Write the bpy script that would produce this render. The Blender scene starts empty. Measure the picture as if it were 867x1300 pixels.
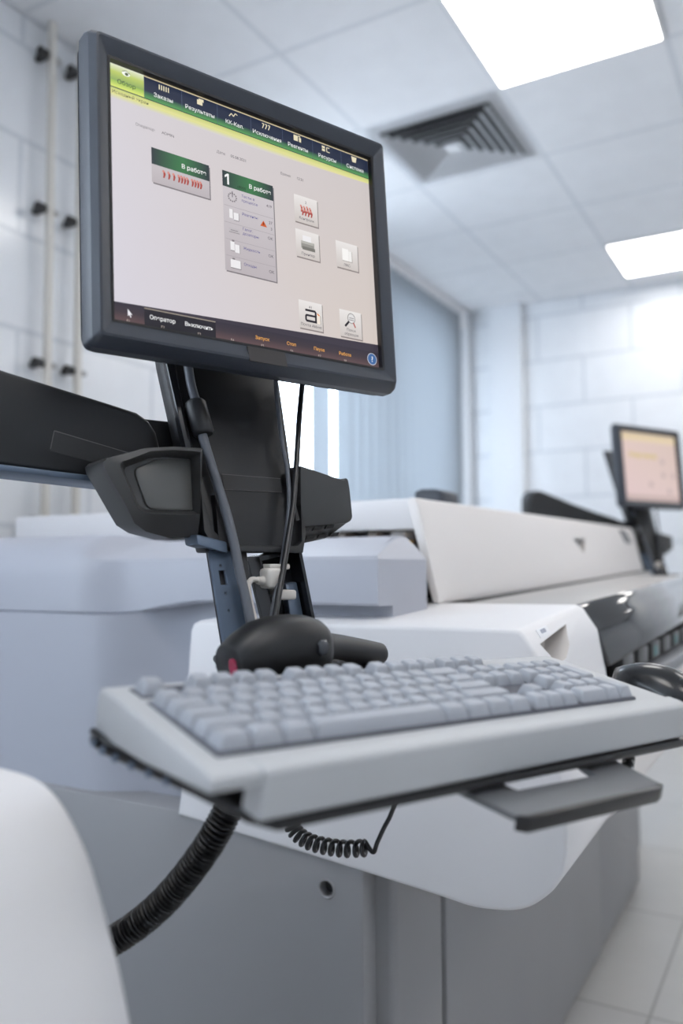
import bpy, bmesh, math, random
from mathutils import Matrix, Vector
random.seed(7)
C = bpy.context.scene.collection
PI = math.pi

# ------------------------------------------------------------------ materials
def mat(name, col, rough=0.5, metal=0.0, spec=0.5, bump=0.0, bscale=400.0, var=0.0, coat=0.0, emit=None, estr=0.0):
    m = bpy.data.materials.new(name); m.use_nodes = True
    nt = m.node_tree; b = nt.nodes['Principled BSDF']
    b.inputs['Base Color'].default_value = (*col, 1)
    b.inputs['Roughness'].default_value = rough
    b.inputs['Metallic'].default_value = metal
    b.inputs['Specular IOR Level'].default_value = spec
    b.inputs['Coat Weight'].default_value = coat
    if emit:
        b.inputs['Emission Color'].default_value = (*emit, 1)
        b.inputs['Emission Strength'].default_value = estr
    tc = nt.nodes.new('ShaderNodeTexCoord')
    n = nt.nodes.new('ShaderNodeTexNoise'); n.inputs['Scale'].default_value = bscale
    n.inputs['Detail'].default_value = 2
    nt.links.new(tc.outputs['Object'], n.inputs['Vector'])
    if bump:
        bp = nt.nodes.new('ShaderNodeBump'); bp.inputs['Strength'].default_value = bump
        bp.inputs['Distance'].default_value = 0.0006
        nt.links.new(n.outputs['Fac'], bp.inputs['Height']); nt.links.new(bp.outputs['Normal'], b.inputs['Normal'])
    if var:
        n2 = nt.nodes.new('ShaderNodeTexNoise'); n2.inputs['Scale'].default_value = 6
        nt.links.new(tc.outputs['Object'], n2.inputs['Vector'])
        mr = nt.nodes.new('ShaderNodeMapRange')
        mr.inputs['To Min'].default_value = max(0, rough - var); mr.inputs['To Max'].default_value = min(1, rough + var)
        nt.links.new(n2.outputs['Fac'], mr.inputs['Value']); nt.links.new(mr.outputs['Result'], b.inputs['Roughness'])
    return m

M = {}
M['white'] = mat('white_plastic', (.80, .79, .80), .38, bump=.05, var=.05)
M['ivory'] = mat('warm_white_plastic', (.80, .765, .745), .42, bump=.05, var=.05)
M['grey'] = mat('light_grey_casing', (.43, .445, .50), .45, bump=.08, var=.05)
M['base'] = mat('mid_grey_casing', (.29, .29, .298), .5, bump=.1, var=.05)
M['counter'] = mat('counter_grey', (.42, .41, .40), .4, var=.05)
M['gloss'] = mat('smoked_glossy_plastic', (.02, .021, .024), .05, spec=.8, coat=.6)
M['dark'] = mat('dark_gap', (.02, .02, .022), .6)  # near-black; also puts shade into open bays and gaps
M['rail'] = mat('grey_rail', (.22, .23, .25), .4)
M['teal'] = mat('teal_label', (.10, .22, .22), .5)
M['tan'] = mat('tan_post', (.34, .29, .25), .5)
M['yellow'] = mat('yellow_plastic', (.75, .42, .03), .5)
M['black'] = mat('black_plastic', (.008, .0088, .0105), .45, bump=.15, bscale=900, var=.05)
M['blackgloss'] = mat('black_smooth_plastic', (.012, .013, .016), .22, var=.04)
M['cup'] = mat('charcoal_plastic', (.05, .05, .05), .36, bump=.1, bscale=900)
M['cuplit'] = mat('holder_lit_grey', (.115, .115, .11), .3)  # lighter grey puts the light in the holder pocket into the colour
M['steel'] = mat('blued_steel', (.10, .135, .19), .38, metal=.35, var=.06)
M['bezel'] = mat('monitor_bezel', (.034, .040, .054), .42, bump=.2, bscale=1200, var=.04)
M['bezel_in'] = mat('bezel_inner_lip', (.008, .008, .010), .35)
M['patch'] = mat('retouch_brown', (.030, .026, .026), .6)  # retouched-out logo areas, built as flat patches
M['patchdark'] = mat('retouch_black', (.020, .020, .021), .5)
M['patchline'] = mat('retouch_edge', (.16, .15, .15), .6)
M['kbcase'] = mat('keyboard_case', (.47, .48, .49), .5, bump=.15, bscale=1500, var=.05)
M['key'] = mat('key_plastic', (.37, .39, .43), .45, bump=.12, bscale=1500)
M['kbwell'] = mat('keyboard_well', (.07, .075, .095), .6)
M['tray'] = mat('tray_black', (.008, .008, .009), .3, var=.05)
M['handle'] = mat('tray_handle_metal', (.16, .165, .175), .45)
M['cablegrey'] = mat('grey_cable', (.11, .12, .14), .4)
M['cableblack'] = mat('black_cable', (.014, .014, .017), .28)
M['cablewhite'] = mat('cream_cable', (.66, .62, .57), .45)
M['rubber'] = mat('black_rubber', (.006, .0066, .008), .42)
M['red'] = mat('red_window', (.45, .02, .08), .12)
M['lens'] = mat('scanner_lens', (.05, .055, .065), .08)
M['mouse'] = mat('mouse_plastic', (.008, .009, .011), .24, coat=.05)
M['label'] = mat('white_label', (.82, .83, .86), .5)
M['labelink'] = mat('label_ink', (.30, .33, .42), .6)
M['lightframe'] = mat('light_frame', (.8, .8, .8), .4)
M['diffuser'] = mat('light_diffuser', (.9, .9, .9), .5, emit=(1.0, .97, .94), estr=8.7)
M['vent'] = mat('vent_metal', (.80, .81, .83), .5)
M['pipe'] = mat('cream_pipe', (.66, .63, .58), .4)
M['clip'] = mat('black_clip', (.02, .02, .022), .5)
M['steelclip'] = mat('clip_metal', (.42, .42, .42), .4)
M['frame'] = mat('window_frame', (.82, .83, .84), .35)
M['reveal'] = mat('white_plaster', (.78, .79, .80), .6)
M['recess'] = mat('scoop_shade', (.50, .47, .45), .5)  # darker beige puts the shade inside the scoops into the colour
M['latchgrey'] = mat('latch_grey', (.16, .16, .165), .5)  # the flap latch's own dark grey

def blind_mat():
    m = bpy.data.materials.new('blind_fabric'); m.use_nodes = True
    nt = m.node_tree; b = nt.nodes['Principled BSDF']
    b.inputs['Base Color'].default_value = (.41, .435, .46, 1); b.inputs['Roughness'].default_value = .7
    t = nt.nodes.new('ShaderNodeBsdfTranslucent'); t.inputs['Color'].default_value = (.40, .50, .58, 1)
    mx = nt.nodes.new('ShaderNodeMixShader'); mx.inputs['Fac'].default_value = .03
    nt.links.new(b.outputs[0], mx.inputs[1]); nt.links.new(t.outputs[0], mx.inputs[2])
    nt.links.new(mx.outputs[0], nt.nodes['Material Output'].inputs['Surface'])
    return m
M['blind'] = blind_mat()

def glass_mat():
    m = bpy.data.materials.new('window_glass'); m.use_nodes = True
    nt = m.node_tree; nt.nodes.remove(nt.nodes['Principled BSDF'])
    t = nt.nodes.new('ShaderNodeBsdfTransparent'); g = nt.nodes.new('ShaderNodeBsdfGlossy')
    g.inputs['Roughness'].default_value = .02
    f = nt.nodes.new('ShaderNodeFresnel'); f.inputs['IOR'].default_value = 1.45
    mx = nt.nodes.new('ShaderNodeMixShader')
    ge = nt.nodes.new('ShaderNodeNewGeometry'); mm = nt.nodes.new('ShaderNodeMath'); mm.operation = 'MULTIPLY_ADD'; mm.inputs[1].default_value = -1; mm.inputs[2].default_value = 1
    ml_ = nt.nodes.new('ShaderNodeMath'); ml_.operation = 'MULTIPLY'
    nt.links.new(ge.outputs['Backfacing'], mm.inputs[0]); nt.links.new(mm.outputs[0], ml_.inputs[0]); nt.links.new(f.outputs[0], ml_.inputs[1]); nt.links.new(ml_.outputs[0], mx.inputs['Fac']); nt.links.new(t.outputs[0], mx.inputs[1]); nt.links.new(g.outputs[0], mx.inputs[2])
    nt.links.new(mx.outputs[0], nt.nodes['Material Output'].inputs['Surface'])
    return m
M['glass'] = glass_mat()

def brick_mat(name, axes, bw, rh, shift, c1, c2, mortar, msize, offset, rough, bumpd=.002, spec=.5):
    """flat panels with joints; axes picks which object axes run along / across the courses"""
    m = bpy.data.materials.new(name); m.use_nodes = True
    nt = m.node_tree; b = nt.nodes['Principled BSDF']
    tc = nt.nodes.new('ShaderNodeTexCoord'); sx = nt.nodes.new('ShaderNodeSeparateXYZ'); cx = nt.nodes.new('ShaderNodeCombineXYZ')
    nt.links.new(tc.outputs['Object'], sx.inputs[0])
    for i, a in enumerate(axes):
        ad = nt.nodes.new('ShaderNodeMath'); ad.operation = 'ADD'; ad.inputs[1].default_value = shift[i]
        nt.links.new(sx.outputs[a], ad.inputs[0]); nt.links.new(ad.outputs[0], cx.inputs[i])
    br = nt.nodes.new('ShaderNodeTexBrick'); br.offset = offset; br.offset_frequency = 2; br.squash = 1
    br.inputs['Scale'].default_value = 1; br.inputs['Brick Width'].default_value = bw; br.inputs['Row Height'].default_value = rh
    br.inputs['Mortar Size'].default_value = msize; br.inputs['Mortar Smooth'].default_value = .1; br.inputs['Bias'].default_value = 0
    br.inputs['Color1'].default_value = (*c1, 1); br.inputs['Color2'].default_value = (*c2, 1); br.inputs['Mortar'].default_value = (*mortar, 1)
    nt.links.new(cx.outputs[0], br.inputs['Vector'])
    nz = nt.nodes.new('ShaderNodeTexNoise'); nz.inputs['Scale'].default_value = 9; nz.inputs['Detail'].default_value = 4
    nt.links.new(tc.outputs['Object'], nz.inputs['Vector'])
    mr = nt.nodes.new('ShaderNodeMapRange'); mr.inputs['To Min'].default_value = .94; mr.inputs['To Max'].default_value = 1.05
    nt.links.new(nz.outputs['Fac'], mr.inputs['Value'])
    mul = nt.nodes.new('ShaderNodeMix'); mul.data_type = 'RGBA'; mul.blend_type = 'MULTIPLY'; mul.inputs['Factor'].default_value = 1
    nt.links.new(br.outputs['Color'], mul.inputs['A']); nt.links.new(mr.outputs['Result'], mul.inputs['B'])
    nt.links.new(mul.outputs['Result'], b.inputs['Base Color'])
    b.inputs['Roughness'].default_value = rough; b.inputs['Specular IOR Level'].default_value = spec
    bp = nt.nodes.new('ShaderNodeBump'); bp.invert = True; bp.inputs['Strength'].default_value = .6; bp.inputs['Distance'].default_value = bumpd
    nt.links.new(br.outputs['Fac'], bp.inputs['Height']); nt.links.new(bp.outputs['Normal'], b.inputs['Normal'])
    return m
WC = (.80, .82, .85); WM = (.66, .69, .73)
M['wall_side'] = brick_mat('wall_panels_side', (1, 2), .62, .315, (-1.748 + 6.2, -1.805 + 3.15), WC, WC, WM, .009, .5, .17)
M['wall_end'] = brick_mat('wall_panels_end', (0, 2), .62, .315, (.998 + 6.2 - .31, -1.805 + 3.15), WC, WC, WM, .010, .5, .32, .002, .35)
M['ceiling'] = brick_mat('ceiling_tiles', (0, 1), .6, .6, (.98 + 6, -2.94 + 6), (.80, .81, .83), (.80, .81, .83), (.69, .71, .74), .011, 0, .85, .003, .2)
M['floor'] = brick_mat('floor_tiles', (0, 1), .6, .6, (.371 + 6, -2.07 + 6), (.56, .55, .53), (.54, .53, .52), (.36, .35, .34), .004, 0, .3, .001)
M['wall_plain'] = mat('plain_white_wall', (.80, .82, .85), .5)

def screen_mat():
    m = bpy.data.materials.new('screen_pixels'); m.use_nodes = True
    nt = m.node_tree; b = nt.nodes['Principled BSDF']
    a = nt.nodes.new('ShaderNodeVertexColor'); a.layer_name = 'Pixel'
    b.inputs['Base Color'].default_value = (.004, .004, .005, 1); b.inputs['Roughness'].default_value = .35
    b.inputs['Specular IOR Level'].default_value = .25
    nt.links.new(a.outputs['Color'], b.inputs['Emission Color']); b.inputs['Emission Strength'].default_value = 1
    return m
M['screen'] = screen_mat()

# ------------------------------------------------------------------ mesh helpers
def fin(name, bm, m, parent=None, mw=None, angle=35, smooth=True):
    me = bpy.data.meshes.new(name)
    bmesh.ops.recalc_face_normals(bm, faces=bm.faces[:])
    bm.to_mesh(me); bm.free()
    for k in (m if isinstance(m, (list, tuple)) else [m]): me.materials.append(M[k])
    if smooth:
        me.polygons.foreach_set('use_smooth', [True] * len(me.polygons))
        me.set_sharp_from_angle(angle=math.radians(angle))
    o = bpy.data.objects.new(name, me); C.objects.link(o)
    if parent is not None: o.parent = parent
    if mw is not None: o.matrix_local = mw
    return o

def tag(o, label, cat, group=None, kind=None):
    o['label'] = label
    if cat: o['category'] = cat
    if group: o['group'] = group
    if kind: o['kind'] = kind
    return o

def empty(name, mw, label, cat, group=None):
    o = bpy.data.objects.new(name, None); C.objects.link(o); o.matrix_world = mw
    o.empty_display_size = .05
    return tag(o, label, cat, group)

def bev(bm, w, seg=2, geom=None, ang=25):
    if geom is None:
        geom = [e for e in bm.edges if len(e.link_faces) == 2 and e.calc_face_angle(0) > math.radians(ang)]
    if geom and w > 0:
        bmesh.ops.bevel(bm, geom=geom, offset=w, offset_type='OFFSET', segments=seg, profile=.5, affect='EDGES', clamp_overlap=True)

def box(x0, x1, y0, y1, z0, z1, b=0, seg=2, bm=None):
    t = bmesh.new()
    r = bmesh.ops.create_cube(t, size=1)
    for v in t.verts:
        v.co = Vector((x0 + (v.co.x + .5) * (x1 - x0), y0 + (v.co.y + .5) * (y1 - y0), z0 + (v.co.z + .5) * (z1 - z0)))
    if b: bev(t, b, seg)
    return merge(bm, t)

def merge(bm, t, mi=None):
    if mi is not None:
        for f in t.faces: f.material_index = mi
    if bm is None: return t
    me = bpy.data.meshes.new('tmp'); t.to_mesh(me); t.free()
    n = len(bm.faces)
    bm.from_mesh(me); bpy.data.meshes.remove(me)
    return bm

def prism(poly, f0, f1, b=0, seg=2, bm=None, ang=25):
    """poly: list of 2-tuples; f0/f1 map (p) -> 3D point of the two end caps"""
    t = bmesh.new()
    a = [t.verts.new(f0(p)) for p in poly]; c = [t.verts.new(f1(p)) for p in poly]
    n = len(poly)
    t.faces.new(a); t.faces.new(list(reversed(c)))
    for i in range(n): t.faces.new([a[i], c[i], c[(i + 1) % n], a[(i + 1) % n]])
    bmesh.ops.recalc_face_normals(t, faces=t.faces[:])
    if b: bev(t, b, seg, ang=ang)
    return merge(bm, t)

def smooth_path(pts, k=6):
    P = [Vector(p) for p in pts]; out = []
    for i in range(len(P) - 1):
        p0 = P[max(i - 1, 0)]; p1 = P[i]; p2 = P[i + 1]; p3 = P[min(i + 2, len(P) - 1)]
        for j in range(k):
            t = j / k
            out.append(.5 * ((2 * p1) + (p2 - p0) * t + (2 * p0 - 5 * p1 + 4 * p2 - p3) * t * t + (3 * p1 - p0 - 3 * p2 + p3) * t ** 3))
    out.append(P[-1]); return out

def tube(path, rad, seg=12, bm=None, cap=True, sy=1.0):
    t = bmesh.new(); n = len(path); rings = []
    up = Vector((.13, .21, .97)).normalized(); prev = None
    for i, p in enumerate(path):
        d = (path[min(i + 1, n - 1)] - path[max(i - 1, 0)]).normalized()
        if prev is None:
            s = d.cross(up)
            if s.length < .05: s = d.cross(Vector((1, 0, 0)))
            s.normalize()
        else:
            s = (prev - d * prev.dot(d)).normalized()
        prev = s; u = s.cross(d)
        r = rad(i / (n - 1)) if callable(rad) else rad
        rings.append([t.verts.new(p + s * (math.cos(2 * PI * k / seg) * r) + u * (math.sin(2 * PI * k / seg) * r * sy)) for k in range(seg)])
    for a, b2 in zip(rings, rings[1:]):
        for k in range(seg): t.faces.new([a[k], a[(k + 1) % seg], b2[(k + 1) % seg], b2[k]])
    if cap: t.faces.new(rings[0]); t.faces.new(list(reversed(rings[-1])))
    return merge(bm, t)

def loft(rings, bm=None, cap=True):
    t = bmesh.new(); R = [[t.verts.new(p) for p in r] for r in rings]; n = len(R[0])
    for a, b2 in zip(R, R[1:]):
        for k in range(n): t.faces.new([a[k], a[(k + 1) % n], b2[(k + 1) % n], b2[k]])
    if cap: t.faces.new(R[0]); t.faces.new(list(reversed(R[-1])))
    return merge(bm, t)

def disc(center, normal, r0, depth, seg=24, bm=None, r1=None):
    c = Vector(center); nrm = Vector(normal).normalized()
    s = nrm.orthogonal().normalized(); u = nrm.cross(s); r1 = r0 if r1 is None else r1
    ring = lambda cc, r: [cc + s * math.cos(2 * PI * k / seg) * r + u * math.sin(2 * PI * k / seg) * r for k in range(seg)]
    return loft([ring(c, r0), ring(c + nrm * depth, r1)], bm)

def cut(o, cutter_bm, m=None):
    """boolean difference applied straight away; the cutter is removed again"""
    me = bpy.data.meshes.new('cut'); bmesh.ops.recalc_face_normals(cutter_bm, faces=cutter_bm.faces[:]); 
    if m:
        o.data.materials.append(M[m])
        for q in cutter_bm.faces: q.material_index = len(o.data.materials) - 1
    cutter_bm.to_mesh(me); cutter_bm.free()
    if m:
        for q in o.data.materials: me.materials.append(q)
    c = bpy.data.objects.new('cut', me); C.objects.link(c)
    par = o.parent; ml = o.matrix_basis.copy(); o.parent = None; o.matrix_basis = Matrix.Identity(4)
    md = o.modifiers.new('b', 'BOOLEAN'); md.operation = 'DIFFERENCE'; md.object = c; md.solver = 'EXACT'
    bpy.context.view_layer.update()
    dg = bpy.context.evaluated_depsgraph_get()
    new = bpy.data.meshes.new_from_object(o.evaluated_get(dg))
    o.modifiers.clear(); old = o.data; o.data = new; new.name = o.name
    bpy.data.objects.remove(c); bpy.data.meshes.remove(me)
    new.set_sharp_from_angle(angle=math.radians(35))
    o.parent = par; o.matrix_basis = ml
    return o

def copy_tree(root, mw, label=None, group=None):
    r = root.copy(); C.objects.link(r); r.matrix_world = mw
    if label: r['label'] = label
    if group: r['group'] = group
    def rec(src, dst):
        for ch in list(src.children):
            c = ch.copy(); C.objects.link(c); c.parent = dst; c.matrix_basis = ch.matrix_basis.copy(); rec(ch, c)
    rec(root, r)
    return r

def sstep(a, b, t):
    t = max(0, min(1, (t - a) / (b - a))); return t * t * (3 - 2 * t)

# ------------------------------------------------------------------ camera
CAMZ = 1.05
cd = bpy.data.cameras.new('camera'); cam = bpy.data.objects.new('camera', cd); C.objects.link(cam)
cd.sensor_fit = 'VERTICAL'; cd.sensor_height = 36; cd.sensor_width = 24; cd.lens = 1050 / 1300 * 36
yaw, pitch, roll = .5195, .0622, -.006
f = Vector((-math.sin(yaw) * math.cos(pitch), math.cos(yaw) * math.cos(pitch), math.sin(pitch)))
r = Vector((math.cos(yaw), math.sin(yaw), 0)); u = r.cross(f)
r2 = r * math.cos(roll) + u * math.sin(roll); u2 = -r * math.sin(roll) + u * math.cos(roll)
mw = Matrix(((r2.x, u2.x, -f.x, 0), (r2.y, u2.y, -f.y, 0), (r2.z, u2.z, -f.z, CAMZ), (0, 0, 0, 1)))
cam.matrix_world = mw
cd.clip_start = .01
cd.dof.use_dof = True; cd.dof.focus_distance = .93; cd.dof.aperture_fstop = 2.6
bpy.context.scene.camera = cam

# ------------------------------------------------------------------ room
XL, XR, YF, YB, ZC = -2.19, 2.9, 5.58, -3.0, 2.85
WY0, WY1, WZ0, WZ1 = 2.95, 5.30, .92, 2.70          # window opening in the left wall
def struct(name, bm, m, label=None):
    o = fin(name, bm, m); o['kind'] = 'structure'
    if label: o['label'] = label
    return o
bm = box(XL - .3, XR + .2, YB - .2, YF + .2, -.1, 0)
struct('floor', bm, 'floor', 'pale beige square floor tiles')
bm = box(XL - .3, XR + .2, YB - .2, YF + .2, ZC, ZC + .1)
struct('ceiling', bm, 'ceiling', 'pale suspended ceiling of square tiles')
bm = box(XL - .3, XL, YB - .2, -2.4, 0, ZC); box(XL - .3, XL, -.05, WY0, 0, ZC, bm=bm); box(XL - .3, XL, -2.4, -.05, 0, WZ0, bm=bm); box(XL - .3, XL, -2.4, -.05, WZ1, ZC, bm=bm); box(XL - .3, XL, WY1, YF + .2, 0, ZC, bm=bm)
box(XL - .3, XL, WY0, WY1, 0, WZ0, bm=bm); box(XL - .3, XL, WY0, WY1, WZ1, ZC, bm=bm)
struct('wall_left', bm, 'wall_side', 'glossy white panelled wall with window')
struct('wall_far', box(XL - .3, XR + .2, YF, YF + .2, 0, ZC), 'wall_end', 'glossy white panelled end wall')
struct('wall_right', box(XR, XR + .2, YB, YF, 0, ZC), 'wall_side')
struct('wall_back', box(XL, XR, YB - .2, YB, 0, ZC), 'wall_end')
struct('trim_1', box(-1.95, -1.715, YF - .07, YF, 0, ZC, .006), 'wall_plain', 'white vertical boxing on the end wall')
struct('trim_2', box(XL, XL + .09, YF - .10, YF, 0, ZC, .006), 'wall_plain', 'white vertical boxing in the room corner')
# window: frame, mullion, sill, panes
win = bpy.data.objects.new('window_1', None); C.objects.link(win); win.location = (XL - .15, WY0, WZ0); win['kind'] = 'structure'
win['label'] = 'white framed window behind the vertical blind'
def rel(o): o.matrix_local = Matrix.Translation((-XL + .15, -WY0, -WZ0)); return o
fx0, fx1 = XL - .2, XL - .13
bm = box(fx0, fx1, WY0, WY0 + .07, WZ0, WZ1, .006); box(fx0, fx1, WY1 - .07, WY1, WZ0, WZ1, .006, bm=bm)
box(fx0, fx1, WY0 + .07, WY1 - .07, WZ0, WZ0 + .07, .006, bm=bm); box(fx0, fx1, WY0 + .07, WY1 - .07, WZ1 - .07, WZ1, .006, bm=bm)
ym = 4.3
box(fx0, fx1, ym - .04, ym + .04, WZ0 + .07, WZ1 - .07, .006, bm=bm)
rel(fin('window_frame', bm, 'frame', win))
rel(fin('window_sill', box(XL - .13, XL + .12, WY0, WY1, WZ0 - .03, WZ0 + .004, .006), 'frame', win))
rel(fin('pane', box(XL - .17, XL - .164, WY0 + .07, ym - .04, WZ0 + .07, WZ1 - .07), 'glass', win))
rel(fin('pane', box(XL - .17, XL - .164, ym + .04, WY1 - .07, WZ0 + .07, WZ1 - .07), 'glass', win))

win2 = bpy.data.objects.new('added_window', None); C.objects.link(win2); win2.location = (XL - .15, -2.4, WZ0); win2['kind'] = 'structure'  # unseen window added for bluish light from the left
win2['label'] = 'added white framed window for blue side light, outside the view'
def rel2(o): o.matrix_local = Matrix.Translation((-XL + .15, 2.4, -WZ0)); return o
bm = box(fx0, fx1, -2.4, -2.33, WZ0, WZ1, .006); box(fx0, fx1, -.12, -.05, WZ0, WZ1, .006, bm=bm)
box(fx0, fx1, -2.33, -.12, WZ0, WZ0 + .07, .006, bm=bm); box(fx0, fx1, -2.33, -.12, WZ1 - .07, WZ1, .006, bm=bm)
rel2(fin('window_frame', bm, 'frame', win2))
rel2(fin('pane', box(XL - .17, XL - .164, -2.33, -.12, WZ0 + .07, WZ1 - .07), 'glass', win2))

# vertical blind
vb = empty('vertical_blind', Matrix.Translation((XL, 3.0, ZC)), 'pale blue-grey vertical slat blind hanging at the far end of the left wall', 'blind')
Lb = Matrix.Translation((-XL, -3.0, -ZC))
fin('headrail', box(XL + .03, XL + .10, 2.95, 5.40, ZC - .055, ZC, .006), 'white', vb, Lb)
fin('end_bracket', box(XL + .02, XL + .11, 5.402, 5.44, ZC - .15, ZC, .008), 'white', vb, Lb)
def slat(y, w, ang):
    t = bmesh.new(); n = 6; pr = []
    for k in range(n + 1):
        s = (k / n - .5) * w; bow = .006 * (1 - (2 * k / n - 1) ** 2)
        x = XL + .065 + math.sin(ang) * s + math.cos(ang) * bow; yy = y + math.cos(ang) * s - math.sin(ang) * bow
        pr.append((x, yy))
    for z in (WZ0 - .10, ZC - .05):
        for k, p in enumerate(pr): t.verts.new((p[0], p[1], z))
    t.verts.ensure_lookup_table()
    for k in range(n): t.faces.new([t.verts[k], t.verts[k + 1], t.verts[n + 2 + k], t.verts[n + 1 + k]])
    bmesh.ops.solidify(t, geom=t.faces[:], thickness=.0012)
    return t
fin('slat', slat(3.515, .127, .35), 'blind', vb, Lb)
y = 3.755
while y < 5.38:
    fin('slat', slat(y, .127, .30), 'blind', vb, Lb); y += .112

# pipes on the left wall
def pipe(Y, zs, label):
    p = empty('wall_pipe', Matrix.Translation((XL + .05, Y, 0)), label, 'pipe', 'cream pipes clipped to the wall')
    fin('pipe', tube([Vector((0, 0, .0)), Vector((0, 0, 1.5)), Vector((0, 0, ZC))], .0145, 16), 'pipe', p)
    for z in zs:
        c = fin('clip', disc((.0, -.022, z), (0, -1, 0), .015, .030, 16, box(-.05, .004, -.030, -.010, z - .010, z + .010, .003)), 'clip', p)
        fin('screw', disc((0, .021, z), (0, 1, 0), .010, .012, 12), 'steelclip', c)
pipe(1.825, [2.73, 2.21, 1.70, 1.19, .6], 'cream vertical pipe with black clips on left wall, nearer the frame edge')
pipe(1.952, [2.735, 2.21, 1.70, 1.19, .6], 'cream vertical pipe with black clips on left wall, just left of the large screen')

# ceiling lights
def light(x, y, label):
    l = empty('ceiling_light', Matrix.Translation((x, y, ZC)), label, 'ceiling light', 'square ceiling light panels')
    bm = bmesh.new()
    for a, b2, c, d in ((-.297, -.285, -.297, .297), (.285, .297, -.297, .297), (-.285, .285, -.297, -.285), (-.285, .285, .285, .297)):
        box(a, b2, c, d, -.012, 0, .002, 1, bm)
    fin('light_frame', bm, 'lightframe', l)
    fin('diffuser', box(-.285, .285, -.285, .285, -.008, -.001), 'diffuser', l)
light(-.68, 2.64, 'square ceiling light panel nearest the large monitor, at top of the frame')
light(-.68, 5.04, 'square ceiling light panel furthest away, near the end wall')
light(-.68, .24, 'added square ceiling light panel overhead in the same row, outside the view')  # unseen panels from here down, added to brighten the room
light(.52, 5.04, 'added square ceiling light panel mid-room by the end wall, outside the view')
light(.52, 2.64, 'added square ceiling light panel in the middle of the room, outside the view')
light(.52, .24, 'added square ceiling light panel above the viewpoint, middle row, outside the view')
light(1.72, 5.04, 'added square ceiling light panel over the aisle by the end wall, outside the view')
light(1.72, 2.64, 'added square ceiling light panel over the aisle, outside the view')
light(1.72, .24, 'added square ceiling light panel over the aisle beside the viewpoint, outside the view')

# air diffuser
av = empty('air_vent', Matrix.Translation((-1.285, 3.235, ZC)), 'white square four-way air vent in the ceiling beside the light panel', 'air vent')
def sqring(h0, z0, h1, z1, th=.002):
    t = bmesh.new()
    a = [t.verts.new((sx * h0, sy * h0, z0)) for sx, sy in ((-1, -1), (1, -1), (1, 1), (-1, 1))]
    b2 = [t.verts.new((sx * h1, sy * h1, z1)) for sx, sy in ((-1, -1), (1, -1), (1, 1), (-1, 1))]
    for k in range(4): t.faces.new([a[k], a[(k + 1) % 4], b2[(k + 1) % 4], b2[k]])
    bmesh.ops.solidify(t, geom=t.faces[:], thickness=th)
    return t
fin('vent_frame', sqring(.285, -.002, .243, -.008, .004), 'vent', av)
fin('vent_throat', box(-.24, .24, -.24, .24, -.0035, -.001), 'dark', av)
for k in range(6):
    h = .238 - .036 * k
    fin('louvre', sqring(h, -.022 - .0025 * k, h - .026, -.006 - .0015 * k), 'vent', av)
fin('vent_centre', box(-.03, .03, -.03, .03, -.026, -.004, .002), 'vent', av)

# ------------------------------------------------------------------ analyser
AN = empty('laboratory_analyzer', Matrix.Translation((-1.2, 1.05, 0)), 'large grey and white laboratory analyzer running along the left of the aisle', 'analyzer')
LA = Matrix.Translation((1.2, -1.05, 0))
def zr(X): return .644 - .10 * (X + 1.094) - .012
def hb(X): return .962 + .024 * sstep(-1.08, -.88, X)
cols = [-2.05, -1.95, -1.85, -1.7, -1.55, -1.4, -1.3] + [-1.25 + .014 * k for k in range(24)] + [-.9, -.85, -.8, -.75, -.7, -.65, -.6, -.57, -.561, -.56, -.56, -.56]
nX = len(cols)
t = bmesh.new(); rows = []
def Yend(i): return 1.262 if i == nX - 1 else (1.10 if i == nX - 2 else (1.085 if i == nX - 3 else None))
def addrow(zf, yf, xo=0.0):
    rw = []
    for i, X in enumerate(cols):
        y = yf(X); e = Yend(i); dx = xo if X > -.6 else 0
        if e is not None: y = max(y, e)
        rw.append(t.verts.new((X - dx, y, zf(X))))
    rows.append(rw)
rec = lambda X: .085 * sstep(-1.12, -.92, X)
lf = lambda X: sstep(-1.16, -1.10, X)
hs = lambda X: 1.05 + .035 * sstep(-1.16, -1.03, X)
mix = lambda a, b, w: a + (b - a) * w
ledge = lambda X: sstep(-1.15, -1.05, X)
addrow(lambda X: 0, lambda X: 1.05)
addrow(lambda X: zr(X) - .006, lambda X: 1.05)
addrow(lambda X: zr(X), lambda X: 1.05 + .006 * ledge(X))
addrow(lambda X: zr(X) + .010, lambda X: 1.05 + .8 * rec(X) * ledge(X))
addrow(lambda X: zr(X) + .03, lambda X: 1.05 + rec(X))
addrow(lambda X: .72, lambda X: 1.05 + rec(X)); addrow(lambda X: .80, lambda X: 1.05 + rec(X)); addrow(lambda X: .90, lambda X: 1.05 + rec(X))
addrow(lambda X: hb(X), lambda X: 1.05 + rec(X))
addrow(lambda X: hb(X) + .001, lambda X: hs(X) + .004)
addrow(lambda X: hb(X) + .005, hs)
addrow(lambda X: 1.03, hs)
addrow(lambda X: mix(1.045, 1.056, lf(X)), lambda X: hs(X) + .002)
addrow(lambda X: mix(1.065, 1.061, lf(X)), lambda X: hs(X) + mix(.008, .006, lf(X)), .004)
addrow(lambda X: mix(1.085, 1.078, lf(X)), lambda X: hs(X) + mix(.022, .075, lf(X)), .02)
addrow(lambda X: mix(1.10, 1.092, lf(X)), lambda X: hs(X) + mix(.05, .14, lf(X)), .035)
addrow(lambda X: mix(1.108, 1.096, lf(X)), lambda X: hs(X) + mix(.10, .18, lf(X)), .045)
addrow(lambda X: 0, lambda X: 1.275, .05)
addrow(lambda X: 0, lambda X: 1.35, .05)
for a, b2 in zip(rows, rows[1:]):
    for k in range(nX - 1):
        try: t.faces.new([a[k], a[k + 1], b2[k + 1], b2[k]])
        except ValueError: pass
t.faces.new([rw[0] for rw in rows]); 
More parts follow.
